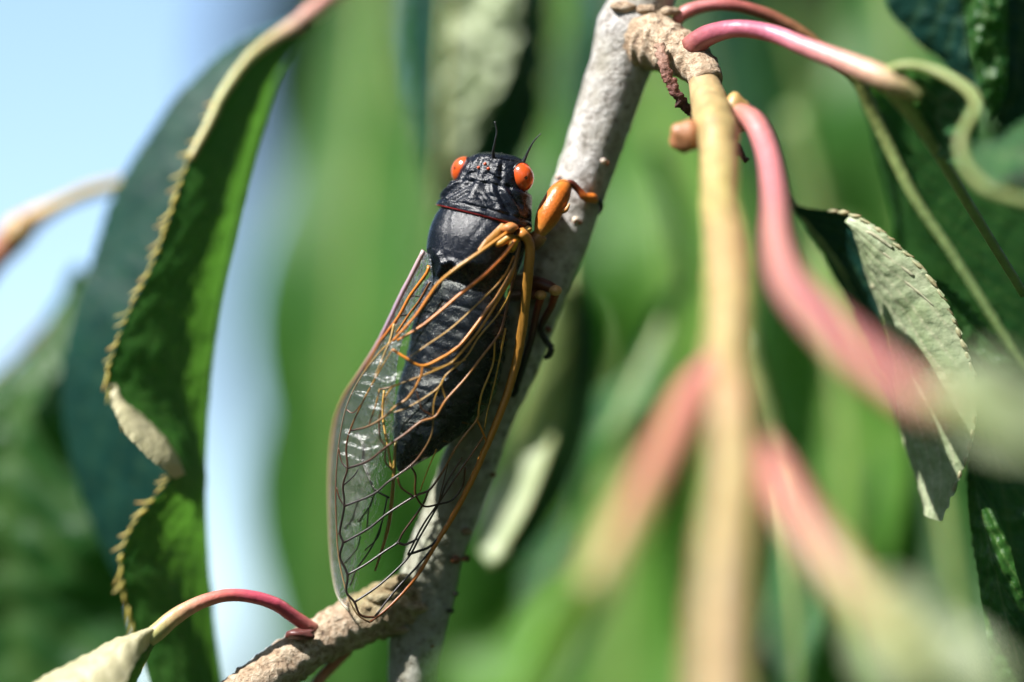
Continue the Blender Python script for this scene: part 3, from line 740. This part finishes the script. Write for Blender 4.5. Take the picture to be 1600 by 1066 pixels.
GROOVES = [((2.85, .16), (4.1, .55), .26, .26), ((3.0, .5), (4.45, .95), .30, .28), ((3.7, .12), (4.5, .35), .20, .2), ((2.8, .85), (3.8, 1.25), .25, .25),
           ((0.9, .18), (2.3, .12), .14, .14), ((1.2, .5), (2.4, .62), .18, .16), ((1.9, .15), (2.3, .55), .12, .12)]
RIDGES = [((2.9, 0.0), (4.5, 0.0), .12, .22), ((3.3, .36), (4.4, .66), .14, .24), ((3.2, .78), (4.2, 1.2), .12, .22), ((9.0, .34), (10.0, .06), .35, .24), ((9.2, .04), (10.4, .42), .30, .24),
          ((0.7, .36), (1.9, .36), .12, .2)]
def pchip(x, X, Y):
    i = min(len(X) - 2, max(0, int(np.searchsorted(X, x)) - 1))
    D = np.diff(Y) / np.diff(X)
    def sl(k):
        if k == 0: return D[0]
        if k == len(X) - 1: return D[-1]
        return 0.0 if D[k - 1] * D[k] <= 0 else 2 * D[k - 1] * D[k] / (D[k - 1] + D[k])
    h = X[i + 1] - X[i]; u = (x - X[i]) / h
    return (Y[i] * (1 + 2 * u) * (1 - u) ** 2 + sl(i) * h * u * (1 - u) ** 2 + Y[i + 1] * u * u * (3 - 2 * u) - sl(i + 1) * h * u * u * (1 - u))
tl = np.unique(np.concatenate([np.linspace(0, 0.6, 14), np.linspace(0.6, 11, 190), np.linspace(11, 26, 120)]))
NS = 120
V, Cc = [], []
BLACK = np.array((0.005, 0.007, 0.013))
for tt in tl:
    W, Hd, Hv, cs = [pchip(tt, ST_[:, 0], ST_[:, k]) for k in (1, 2, 3, 4)]
    for k in range(NS):
        th = -math.pi + 2 * math.pi * k / NS
        c_, s_ = math.cos(th), math.sin(th)
        e = 0.9
        x = W * math.copysign(abs(s_) ** e, s_); d = (Hd if c_ > 0 else Hv) * math.copysign(abs(c_) ** e, c_) + cs
        h = 0.0
        a = abs(th)
        col = BLACK
        if a < 1.9 and tt < 11:
            for (p, q, dep, wd) in GROOVES:
                h -= dep * math.exp(-(seg(tt, a, p, q) / wd) ** 2)
            for (p, q, dep, wd) in RIDGES:
                h += dep * math.exp(-(seg(tt, a, p, q) / wd) ** 2)
            if 2.7 < tt < 5.1:
                h += 0.10 * nz(tt * 1.4, th * 2.2, 3.1) + 0.05 * nz(tt * 3.5, th * 6, 1.1)
            h -= 0.10 * math.exp(-((tt - 4.62) / 0.10) ** 2)           # collar groove
            h -= 0.13 * math.exp(-((tt - 5.30) / 0.05) ** 2)
            if tt < 2.6:
                h += 0.07 * nz(tt * 2.2, th * 3.5, 8) + 0.05 * nz(tt * 6, th * 9, 2)
            if 5.3 < tt < 9:
                h += 0.02 * nz(tt * 1.0, th * 2, 5) - 0.05 * math.exp(-(seg(tt, a, (5.4, .42), (8.2, .16)) / .12) ** 2)
            if abs(tt - 5.19) < 0.075:
                col = np.array((0.32, 0.03, 0.03))
            if 8.6 < tt < 10.6 and a > 0.5:
                h += 0.12 * nz(tt * 2, th * 5, 4)
        if tt > 10.6:
            ph = ((tt - 10.6) / 1.75) % 1.0
            h += 0.05 * (ph - 0.5) - 0.06 * (0.5 + nz(tt, th * 2, 7)) * math.exp(-(min(ph, 1 - ph) / 0.06) ** 2) + 0.08 * nz(tt * 1.5, th * 3.4, 2) + 0.04 * nz(tt * 4, th * 9, 2)
            if ph > 0.93 and a > 1.2:
                col = np.array((0.16, 0.075, 0.025))
        p = BL(tt, x, d) + np.array([0.9, 0.5, -0.2]) * np.interp(tt, [10, 11.5, 14, 18, 21, 23.5, 26], [0, 0.2, 0.5, 0.75, 0.2, -0.6, -1.4])
        nn = SID * s_ + DOR * c_
        V.append(p + nn * h)
        Cc.append(col)
F = []
for i in range(len(tl) - 1):
    for k in range(NS):
        k2 = (k + 1) % NS
        F.append((i * NS + k, i * NS + k2, (i + 1) * NS + k2, (i + 1) * NS + k))
F.append(tuple(range(NS))); F.append(tuple((len(tl) - 1) * NS + k for k in range(NS - 1, -1, -1)))
m, nt, b, out = newmat('black_shell')
co = mmcoord(nt)
f = noise_node(nt, co, 7.0, 5, 0.6)
nt.links.new(attr(nt, 'Col').outputs['Color'], b.inputs['Base Color'])
nt.links.new(ramp(nt, noise_node(nt, co, 2.0, 3), [(0.35, (0.20,) * 3), (0.7, (0.36,) * 3)]), b.inputs['Roughness'])
b.inputs['Specular IOR Level'].default_value = 0.42
nt.links.new(bump(nt, f, 0.07, 0.8), b.inputs['Normal'])
M_BLACK = m
body = mesh_obj('body', V, F, M_BLACK, cicada, col=Cc)

# compound eyes
m, nt, b, out = newmat('eye_lens')
nt.links.new(attr(nt, 'Col').outputs['Color'], b.inputs['Base Color'])
b.inputs['Roughness'].default_value = 0.2
b.inputs['Coat Weight'].default_value = 0.8
b.inputs['Coat Roughness'].default_value = 0.1
M_EYE = m
for sg in (1, -1):
    c = BL(1.75, sg * 2.5, 0.25)
    outd = SID * sg * 0.9 + DOR * 0.42
    outd /= np.linalg.norm(outd)
    lng = AX * 0.85 - SID * sg * -0.25 + DOR * -0.35
    lng -= outd * lng.dot(outd); lng /= np.linalg.norm(lng)
    third = np.cross(outd, lng)
    Ve, Fe = blob_data(c, (1.16, 0.95, 1.02), np.array([lng, third, outd]), nu=36, nv=44)
    spot = c + 0.92 * (outd * 0.72 + np.array([0.0, -0.62, 0.02]) - lng * 0.0)
    spd = spot - c; spd /= np.linalg.norm(spd)
    cols = []
    for v in Ve:
        dv = (v - c) / np.linalg.norm(v - c)
        ang = math.acos(max(-1, min(1, dv.dot(spd))))
        q = (v - c).dot(outd)
        colr = np.array((0.60, 0.085, 0.016)) * (0.75 + 0.35 * max(0, q))
        if ang < 0.13:
            colr = np.array((0.02, 0.004, 0.003))
        cols.append(colr)
    eye = mesh_obj('eye', Ve, Fe, M_EYE, cicada, col=cols)
    # dark socket rim
    rim = [list(c - outd * 0.02 + (lng * 1.12 * math.cos(a) + third * 0.92 * math.sin(a))) + [0.13, 0.012, 0.011, 0.013] for a in np.linspace(0, 2 * math.pi, 13)]
    tube('eye_rim', rim, M_LEG, cicada, n=40, sides=8, cap=False)
# three small eyes on the crown
for (tt, s, d) in [(1.2, 0.0, 1.96), (1.55, 0.42, 2.04), (1.55, -0.42, 2.04)]:
    blob('ocellus', BL(tt, s, d), (0.14, 0.14, 0.14), M_EYE, cicada, nu=8, nv=10, col=(0.45, 0.06, 0.015))
# bristle-like antennae
for rows in ([(772, 254, -1.2, 5), (771, 244, -1.6, 3), (771, 234, -2.0, 1.9), (774, 218, -2.4, 1.5), (776, 204, -2.6, 1.2), (773, 190, -2.8, 1.0)], [(812, 262, -1.0, 5), (819, 251, -1.2, 3), (824, 240, -1.4, 2.0), (831, 226, -1.8, 1.4), (838, 216, -2.0, 1.0), (845, 209, -2.1, 0.7)]):
    tube('antenna', pxpath(rows, [(0.012, 0.012, 0.015), (0.04, 0.045, 0.05)]), M_LEG, cicada, n=26, sides=7, bump=0.25, bscale=6)

# ---- legs
ORG = (0.62, 0.16, 0.02); DKO = (0.28, 0.05, 0.015); BRN = (0.06, 0.018, 0.01); BLK = (0.012, 0.01, 0.012); YLO = (0.66, 0.33, 0.09)
lg = empty('front_leg', base_of(cicada), parent=cicada)
tube('coxa', pxpath([(812, 372, -0.2, 14), (832, 378, -0.5, 15), (846, 366, -0.7, 12)], [BLK, (0.12, 0.04, 0.02), (0.5, 0.25, 0.1)]), M_LEG, lg, n=18, sides=14)
tube('femur', pxpath([(843, 366, -0.8, 9), (848, 355, -0.9, 14), (856, 338, -0.9, 19), (866, 318, -0.7, 19.5), (876, 300, -0.4, 17), (884, 288, -0.1, 11), (887, 284, 0, 5)], [YLO, (0.6, 0.22, 0.04), ORG, ORG, ORG, (0.66, 0.22, 0.04), (0.5, 0.12, 0.03)]), M_LEG, lg, n=40, sides=20, bump=0.04, bscale=1.2)
tube('spine', pxpath([(872, 330, -1.0, 5), (884, 328, -1.2, 4), (890, 318, -1.2, 1)], [ORG, YLO]), M_LEG, lg, n=10, sides=8)
tube('tibia', pxpath([(885, 288, -0.2, 6), (893, 287, -0.1, 6), (904, 297, 0.1, 5.5), (914, 308, 0.3, 7), (926, 310, 0.8, 8), (930, 313, 1.2, 6)], [DKO, (0.10, 0.02, 0.012), DKO, ORG, (0.7, 0.2, 0.03), ORG]), M_LEG, lg, n=32, sides=12)
tube('claw', pxpath([(928, 311, 1.0, 5), (937, 316, 1.6, 4.5), (940, 325, 2.0, 3.5), (936, 335, 2.2, 1.5)], [BLK, BLK]), M_LEG, lg, n=18, sides=8)
lg = empty('middle_leg', base_of(cicada), parent=cicada)
tube('femur', pxpath([(800, 440, 0.6, 13), (825, 441, 0.2, 13), (845, 444, -0.2, 11), (860, 449, -0.4, 9), (868, 454, -0.4, 8)], [BRN, (0.10, 0.03, 0.015), (0.10, 0.025, 0.012), (0.12, 0.03, 0.015), (0.4, 0.14, 0.04)]), M_LEG, lg, n=24, sides=14)
blob('knee', P(868, 454, -0.7), (0.52, 0.45, 0.42), M_LEG, lg, nu=12, nv=16, col=(0.68, 0.35, 0.14))
tube('tibia', pxpath([(868, 458, -0.3, 7), (862, 478, 0.2, 6), (850, 500, 0.6, 6), (845, 515, 0.9, 5), (852, 530, 1.2, 5), (862, 544, 1.3, 5)], [DKO, BRN, BLK, BLK]), M_LEG, lg, n=28, sides=10)
tube('tarsus', pxpath([(862, 544, 1.2, 5), (858, 555, 1.3, 5), (850, 560, 1.3, 3)], [BLK, BLK]), M_LEG, lg, n=12, sides=8)
lg = empty('hind_leg', base_of(cicada), parent=cicada)
tube('femur', pxpath([(795, 462, 0.8, 11), (820, 460, 0.5, 11), (838, 460, 0.1, 9), (846, 461, -0.1, 8)], [BRN, (0.10, 0.03, 0.015), (0.3, 0.1, 0.03)]), M_LEG, lg, n=20, sides=12)
blob('knee', P(845, 461, -0.4), (0.47, 0.42, 0.38), M_LEG, lg, nu=12, nv=16, col=(0.68, 0.35, 0.14))
tube('tibia', pxpath([(845, 464, 0, 7), (838, 490, 0.3, 6), (830, 530, 0.6, 6), (818, 570, 0.9, 6), (808, 600, 1.1, 6)], [DKO, BRN, BLK, BLK]), M_LEG, lg, n=28, sides=10)
tube('tarsus', pxpath([(808, 598, 1.0, 6), (806, 612, 1.2, 5), (800, 620, 1.3, 3)], [BLK, BLK]), M_LEG, lg, n=12, sides=8)

# ---- wings
def tq(px, py):
    return ((px - 770) * -0.25 + (py - 240) * 0.968) * PX, ((px - 770) * 0.968 + (py - 240) * 0.25) * PX
def sstep(a, b, x):
    k = min(1, max(0, (x - a) / (b - a)))
    return k * k * (3 - 2 * k)
def wyR(px, py):
    tt, q = tq(px, py)
    y = -4.35 + (0.052 if q > -2 else 0.10) * (q + 2) ** 2
    return y + 2.2 * sstep(17, 36, tt) - 0.75 * sstep(-12, -8, -tt)
def wyL(px, py):
    tt, q = tq(px, py)
    y = -3.6 + 0.55 * max(0, -q - 1.2) ** 1.5
    return y + 1.6 * sstep(17, 36, tt) + 0.5

m, nt, b, out = newmat('wing_membrane')
nt.nodes.remove(b)
co = mmcoord(nt)
f = noise_node(nt, co, 0.9, 4, 0.6)
f2 = noise_node(nt, co, 3.0, 3, 0.6)
nrm = bump(nt, f2, 0.05, 1.0, bump(nt, f, 0.22, 1.0))
tr = nt.nodes.new('ShaderNodeBsdfTransparent'); tr.inputs[0].default_value = (0.90, 0.93, 0.86, 1)
gl = nt.nodes.new('ShaderNodeBsdfGlossy'); gl.inputs['Roughness'].default_value = 0.27
nt.links.new(nrm, gl.inputs['Normal'])
df = nt.nodes.new('ShaderNodeBsdfTranslucent'); df.inputs[0].default_value = (0.75, 0.78, 0.6, 1)
fr = nt.nodes.new('ShaderNodeFresnel'); fr.inputs['IOR'].default_value = 1.37
nt.links.new(nrm, fr.inputs['Normal'])
m1 = nt.nodes.new('ShaderNodeMixShader'); m1.inputs[0].default_value = 0.004
nt.links.new(tr.outputs[0], m1.inputs[1]); nt.links.new(df.outputs[0], m1.inputs[2])
m2 = nt.nodes.new('ShaderNodeMixShader')
nt.links.new(fr.outputs[0], m2.inputs[0]); nt.links.new(m1.outputs[0], m2.inputs[1]); nt.links.new(gl.outputs[0], m2.inputs[2])
nt.links.new(m2.outputs[0], out.inputs['Surface'])
M_MEM = m

def wing_sheet(name, A, B, wy, parent, n=200, mm=36, crinkle=0.0):
    A = spline([(a[0], a[1], 0) for a in A], n); B = spline([(a[0], a[1], 0) for a in B], n)
    V, F = [], []
    for i in range(n):
        for j in range(mm + 1):
            u = j / mm
            x, y = A[i, 0] * (1 - u) + B[i, 0] * u, A[i, 1] * (1 - u) + B[i, 1] * u
            tt, q = tq(x, y)
            cr = crinkle * math.sin(2 * math.pi * (tt / 1.5 + 1.2 * nz(tt * 0.4, q * 0.5, 1))) * sstep(11, 14, tt) * sstep(-29, -22, -tt) * sstep(0.4, 2.4, -q)
            cr += crinkle * 0.55 * math.sin(2 * math.pi * (q / 1.3 + 0.25 * tt + 1.0 * nz(tt * 0.5, q * 0.6, 6))) * sstep(8.5, 11, tt) * sstep(-20, -16, -tt) * sstep(-2.5, -1.0, -q) * sstep(-0.5, 0.6, math.sin(tt * 1.7 + q))
            V.append(P(x, y, cr + wy(x, y) + 0.10 * nz(x * 0.035, y * 0.035, 2.0) * (4 * u * (1 - u))))
    for i in range(n - 1):
        for j in range(mm):
            F.append((i * (mm + 1) + j, i * (mm + 1) + j + 1, (i + 1) * (mm + 1) + j + 1, (i + 1) * (mm + 1) + j))
    return mesh_obj(name, V, F, M_MEM, parent)

VO = (0.60, 0.20, 0.025); VY = (0.52, 0.28, 0.05); VB = (0.10, 0.035, 0.012); VK = (0.018, 0.012, 0.010); VG = (0.05, 0.05, 0.045)
def vein(rows, r, cols, wy, parent, lift=-0.06, name='vein'):
    n0 = len(rows)
    rr = r if isinstance(r, (list, tuple)) else (r, r)
    path = []
    for i, (x, y) in enumerate(rows):
        f_ = i / max(1, n0 - 1)
        rad = np.interp(f_, np.linspace(0, 1, len(rr)), rr) * PX * (0.82 if name == 'vein' else 1.0)
        c = [np.interp(f_, np.linspace(0, 1, len(cols)), [q[z] for q in cols]) for z in range(3)]
        path.append(list(P(x, y, wy(x, y) + lift)) + [rad] + c)
    return tube(name, path, M_VEIN, parent, n=max(8, 5 * n0), sides=8, bump=0.12, bscale=3.0)

wr = empty('forewing', base_of(cicada), parent=cicada)
wr['label'] = 'sun-facing clear forewing with a thick orange leading edge'
COSTA = [(812, 362), (827, 380), (826, 420), (820, 480), (812, 540), (799, 595), (780, 650), (757, 705), (735, 755), (706, 810), (681, 850), (656, 893), (630, 926), (603, 953), (578, 972)]
INNER = [(805, 360), (781, 371), (747, 394), (711, 420), (686, 442), (669, 463), (652, 487), (633, 508), (612, 532), (590, 553), (561, 592), (541, 635), (530, 690), (525, 750), (525, 800), (528, 860), (536, 905), (547, 940), (560, 962), (578, 974)]
wing_sheet('membrane', COSTA, INNER, wyR, wr, crinkle=0.26)
vein(COSTA, (8, 8.5, 8, 7, 5.5, 4.5, 3.5, 2.5, 2), [(0.5, 0.2, 0.04), (0.42, 0.20, 0.04), (0.44, 0.19, 0.03), (0.5, 0.2, 0.03), (0.5, 0.17, 0.02), (0.45, 0.13, 0.02), (0.16, 0.05, 0.02)], wyR, wr, name='leading_edge')
NV = [
    ([(792, 364), (781, 372), (747, 396), (711, 421), (686, 442), (669, 465), (652, 490), (635, 510), (614, 533)], (3.6, 3, 2.5), [VO, VY, VO, VO]),
    ([(806, 374), (790, 396), (768, 419), (748, 437), (720, 459), (691, 484), (658, 510), (621, 532)], (4.5, 4, 3, 2.2), [VO, (0.62, 0.16, 0.03), VO, VO]),
    ([(812, 378), (806, 405), (798, 428), (776, 465), (759, 487), (739, 515), (717, 541), (691, 559), (660, 572), (635, 560), (613, 546)], (3.2, 3.6, 3.2, 2.6), [VB, (0.5, 0.25, 0.1), VO, (0.64, 0.24, 0.03), VO]),
    ([(803, 400), (790, 428), (772, 450), (742, 479), (705, 513), (669, 538), (641, 557)], (1.8, 1.5, 1.2), [VO, VY, VY]),
    ([(808, 400), (800, 432), (784, 460), (753, 510), (734, 535), (714, 558), (700, 570), (660, 587), (613, 604), (592, 609)], (2.5, 2.4, 2.0, 1.5), [VO, (0.6, 0.26, 0.03), VY, VB]),
    ([(660, 572), (658, 586), (649, 605), (635, 624), (618, 635), (601, 651), (576, 666), (549, 673)], (2.2, 2.2, 2), [VO, (0.45, 0.2, 0.04), (0.35, 0.2, 0.08), VK]),
    ([(700, 571), (715, 567), (728, 562)], (1.4, 1.0), [VO, VY]),
    ([(806, 425), (796, 460), (779, 490), (748, 527), (728, 558), (697, 586), (686, 605), (658, 625), (632, 639), (610, 646)], (1.7, 1.5, 1.4), [VY, VY, VY, (0.3, 0.18, 0.05)]),
    ([(812, 385), (805, 425), (795, 468), (784, 513), (773, 532), (751, 560), (725, 594), (697, 625), (680, 651), (658, 659), (632, 679), (604, 698), (576, 720), (543, 732)], (2.2, 2.2, 2.4, 2.2), [VB, (0.14, 0.07, 0.05), (0.42, 0.17, 0.03), (0.42, 0.17, 0.04), VB, VK]),
    ([(773, 534), (770, 569), (753, 614), (748, 639), (745, 656), (714, 697), (688, 743), (669, 767), (649, 775), (605, 803), (576, 826), (537, 848)], (1.6, 2, 2.2, 2.2, 2.2), [VY, VY, (0.35, 0.15, 0.03), VB, VK, VK]),
    ([(790, 513), (782, 555), (773, 597), (762, 642), (757, 672)], (1.8, 1.5), [VY, (0.3, 0.18, 0.04)]),
    ([(745, 656), (752, 670), (760, 690)], (2, 2), [VO, VO]),
    ([(757, 680), (745, 698), (732, 717), (710, 749), (691, 778), (662, 819), (637, 867)], (2, 1.8, 1.8), [(0.35, 0.14, 0.03), VB, VK]),
    ([(686, 605), (678, 630), (675, 676), (659, 708), (640, 729), (608, 752), (582, 773), (538, 791)], (1.3, 1.7, 2, 2.2), [VY, (0.2, 0.12, 0.04), VB, VK, VK]),
    ([(543, 898), (570, 883), (602, 861), (621, 848), (630, 832), (659, 791), (669, 767)], (2.2, 2), [VK, VK, VB]),
    ([(554, 941), (592, 915), (627, 883), (643, 864), (656, 839), (685, 788), (697, 756), (722, 715)], (2.2, 2, 1.6), [VK, VK, VK, VB]),
    ([(586, 963), (611, 931), (627, 912), (659, 877), (688, 839), (713, 800), (735, 752)], (2.1, 1.9, 1.7), [VK, VK, VB]),
    ([(621, 848), (634, 851), (652, 842)], (3, 2), [VK, VK]),
    ([(637, 867), (655, 861), (672, 854), (691, 835)], (2.6, 2.4), [VK, VK]),
    ([(641, 728), (649, 743), (649, 772), (662, 791), (685, 788), (707, 781), (723, 759), (727, 730)], (2, 2), [VK, VB, VK, VB]),
    ([(621, 746), (627, 762), (646, 776)], (2, 2), [VB, VK]),
    ([(592, 655), (594, 685), (602, 698), (602, 721), (611, 732)], (1.7, 1.7), [VB, VK]),
    ([(649, 605), (655, 625), (660, 640), (680, 652)], (1.4, 1.4), [VB, VB]),
    ([(697, 586), (690, 600), (697, 625)], (1.2, 1.2), [VY, VY]),
    ([(660, 572), (685, 575), (714, 558)], (1.2, 1.2), [VY, VY]),
    ([(682, 702), (668, 735), (656, 768)], (1.2, 1.2), [VY, VY]),
    ([(700, 725), (690, 765), (685, 788)], (1.2, 1.2), [VB, VB]),
    # border vein and margin of the outer part
    ([(613, 546), (590, 585), (566, 630), (547, 673), (541, 701), (543, 732), (536, 759), (538, 791), (531, 832), (536, 848), (531, 870), (543, 898), (541, 925), (554, 941), (563, 961), (586, 964), (603, 953)], (1.4, 1.8, 2.3, 2.4, 2.3), [VY, VB, VK, VK, VK, VB]),
    ([(612, 533), (590, 554), (561, 594), (541, 637), (530, 690), (525, 750), (525, 800), (528, 860), (536, 905), (547, 940), (560, 962), (578, 973)], (1.4, 1.4, 1.6, 1.6), [VY, (0.2, 0.16, 0.1), VB, (0.3, 0.22, 0.1), VB]),
    ([(543, 732), (534, 722), (529, 700)], (1.4, 1.2), [VK, VB]),
    ([(536, 759), (552, 745), (560, 733)], (1.3, 1.1), [VK, VK]),
    ([(538, 791), (530, 777), (526, 762)], (1.4, 1.2), [VK, VB]),
    ([(531, 832), (527, 836)], (1.4, 1.2), [VK, VB]),
    ([(593, 608), (588, 630), (576, 666)], (1.4, 1.4), [VY, VB]),
    ([(566, 630), (552, 645), (541, 640)], (1.2, 1.2), [VB, VB]),
    ([(613, 604), (600, 625), (592, 655)], (1.3, 1.3), [VY, VB]),
]
for rows, r, cols in NV:
    vein(rows, r, cols, wyR, wr)
# orange hinge pieces at the wing root
for (x, y, d, r, ax, c) in [(797, 356, -3.5, (0.75, 0.6, 0.45), 0, (0.55, 0.22, 0.07)), (801, 380, -3.3, (0.42, 0.42, 0.75), -0.35, (0.68, 0.38, 0.05)), (792, 374, -3.4, (0.9, 0.35, 0.35), 0.5, (0.62, 0.3, 0.05)),
                            (823, 358, -1.9, (0.45, 0.4, 0.3), 0.2, (0.66, 0.42, 0.12)), (810, 366, -2.9, (0.42, 0.4, 0.42), 0, (0.03, 0.02, 0.02))]:
    ca, sa = math.cos(ax), math.sin(ax)
    blob('hinge_plate', P(x, y, d), r, M_LEG, wr, axes=np.array([[ca, 0, sa], [0, 1, 0], [-sa, 0, ca]]), nu=12, nv=16, bump=0.4, bscale=1.5, col=c)
ribbon('wing_root_skin', [(783, 349, -3.3), (770, 362, -3.55), (757, 375, -3.75), (746, 390, -3.9)], [(793, 352, -3.2), (786, 367, -3.4), (770, 380, -3.65), (750, 394, -3.85)], M_MARGIN, wr, n=20, m=6, bulge=0.15, rough=0.05)
for p_ in wr.children:
    if p_.name.startswith('wing_root_skin'):
        d_ = p_.data.color_attributes['Col'].data
        d_.foreach_set('color', [0.6, 0.27, 0.05, 1] * len(d_))

wl_ = empty('forewing', base_of(cicada), parent=cicada)
wl_['label'] = 'far clear forewing seen nearly edge-on along the back'
LC = [(662, 392), (646, 424), (626, 463), (607, 503), (588, 540), (562, 582), (539, 617), (524, 655), (517, 700), (514, 750), (514, 800), (516, 860), (521, 905), (529, 935), (545, 955)]
LI = [(672, 398), (676, 428), (672, 460), (655, 488), (640, 512), (625, 545), (618, 610), (622, 680), (622, 760), (615, 830), (598, 885), (575, 930), (550, 957)]
wing_sheet('membrane', LC, LI, wyL, wl_, n=70, mm=20)
vein(LC, (3.8, 3.8, 3.2, 2.2, 2, 1.6, 1.6, 1.6), [(0.5, 0.36, 0.36), (0.36, 0.26, 0.36), (0.42, 0.22, 0.12), (0.3, 0.22, 0.12), (0.2, 0.18, 0.1), (0.25, 0.24, 0.16)], wyL, wl_, name='leading_edge')
for rows, r, cols in [
    ([(670, 415), (666, 428), (641, 462), (624, 493), (604, 521), (592, 537), (570, 580)], (3, 3, 2), [VO, VO, (0.6, 0.2, 0.05), (0.3, 0.15, 0.05)]),
    ([(616, 505), (610, 530), (600, 555), (585, 590)], (2.2, 1.6), [(0.6, 0.4, 0.15), (0.4, 0.25, 0.1)]),
    ([(672, 440), (655, 470), (640, 490), (620, 520)], (1.8, 1.8), [VB, VO]),
    ([(641, 462), (655, 463)], (1.4, 1.4), [VK, VK]), ([(624, 493), (640, 492)], (1.4, 1.4), [VK, VK]),
    ([(557, 676), (567, 698), (567, 721), (576, 746), (586, 765), (608, 778)], (2, 2), [VG, VK]),
    ([(605, 778), (595, 822), (579, 858), (557, 890), (547, 915)], (1.7, 1.7), [VG, VG]),
    ([(560, 778), (550, 810), (538, 826)], (1.4, 1.4), [VG, VG]), ([(576, 794), (573, 826)], (1.4, 1.4), [VG, VG]), ([(563, 838), (557, 858), (538, 880)], (1.4, 1.4), [VG, VG]),
    ([(570, 860), (590, 840), (597, 815)], (1.4, 1.4), [VG, VG]), ([(586, 765), (578, 790), (560, 815)], (1.4, 1.4), [VG, VG]),
    ([(618, 690), (614, 760), (609, 810), (601, 845), (586, 892)], (2.5, 4, 3.5, 2), [(0.4, 0.25, 0.08), (0.55, 0.3, 0.08), (0.6, 0.3, 0.07), (0.4, 0.2, 0.06)]),
    ([(600, 610), (598, 650), (606, 700), (612, 735)], (2, 2.4), [VY, (0.5, 0.3, 0.1)]),
]:
    vein(rows, r, cols, wyL, wl_)
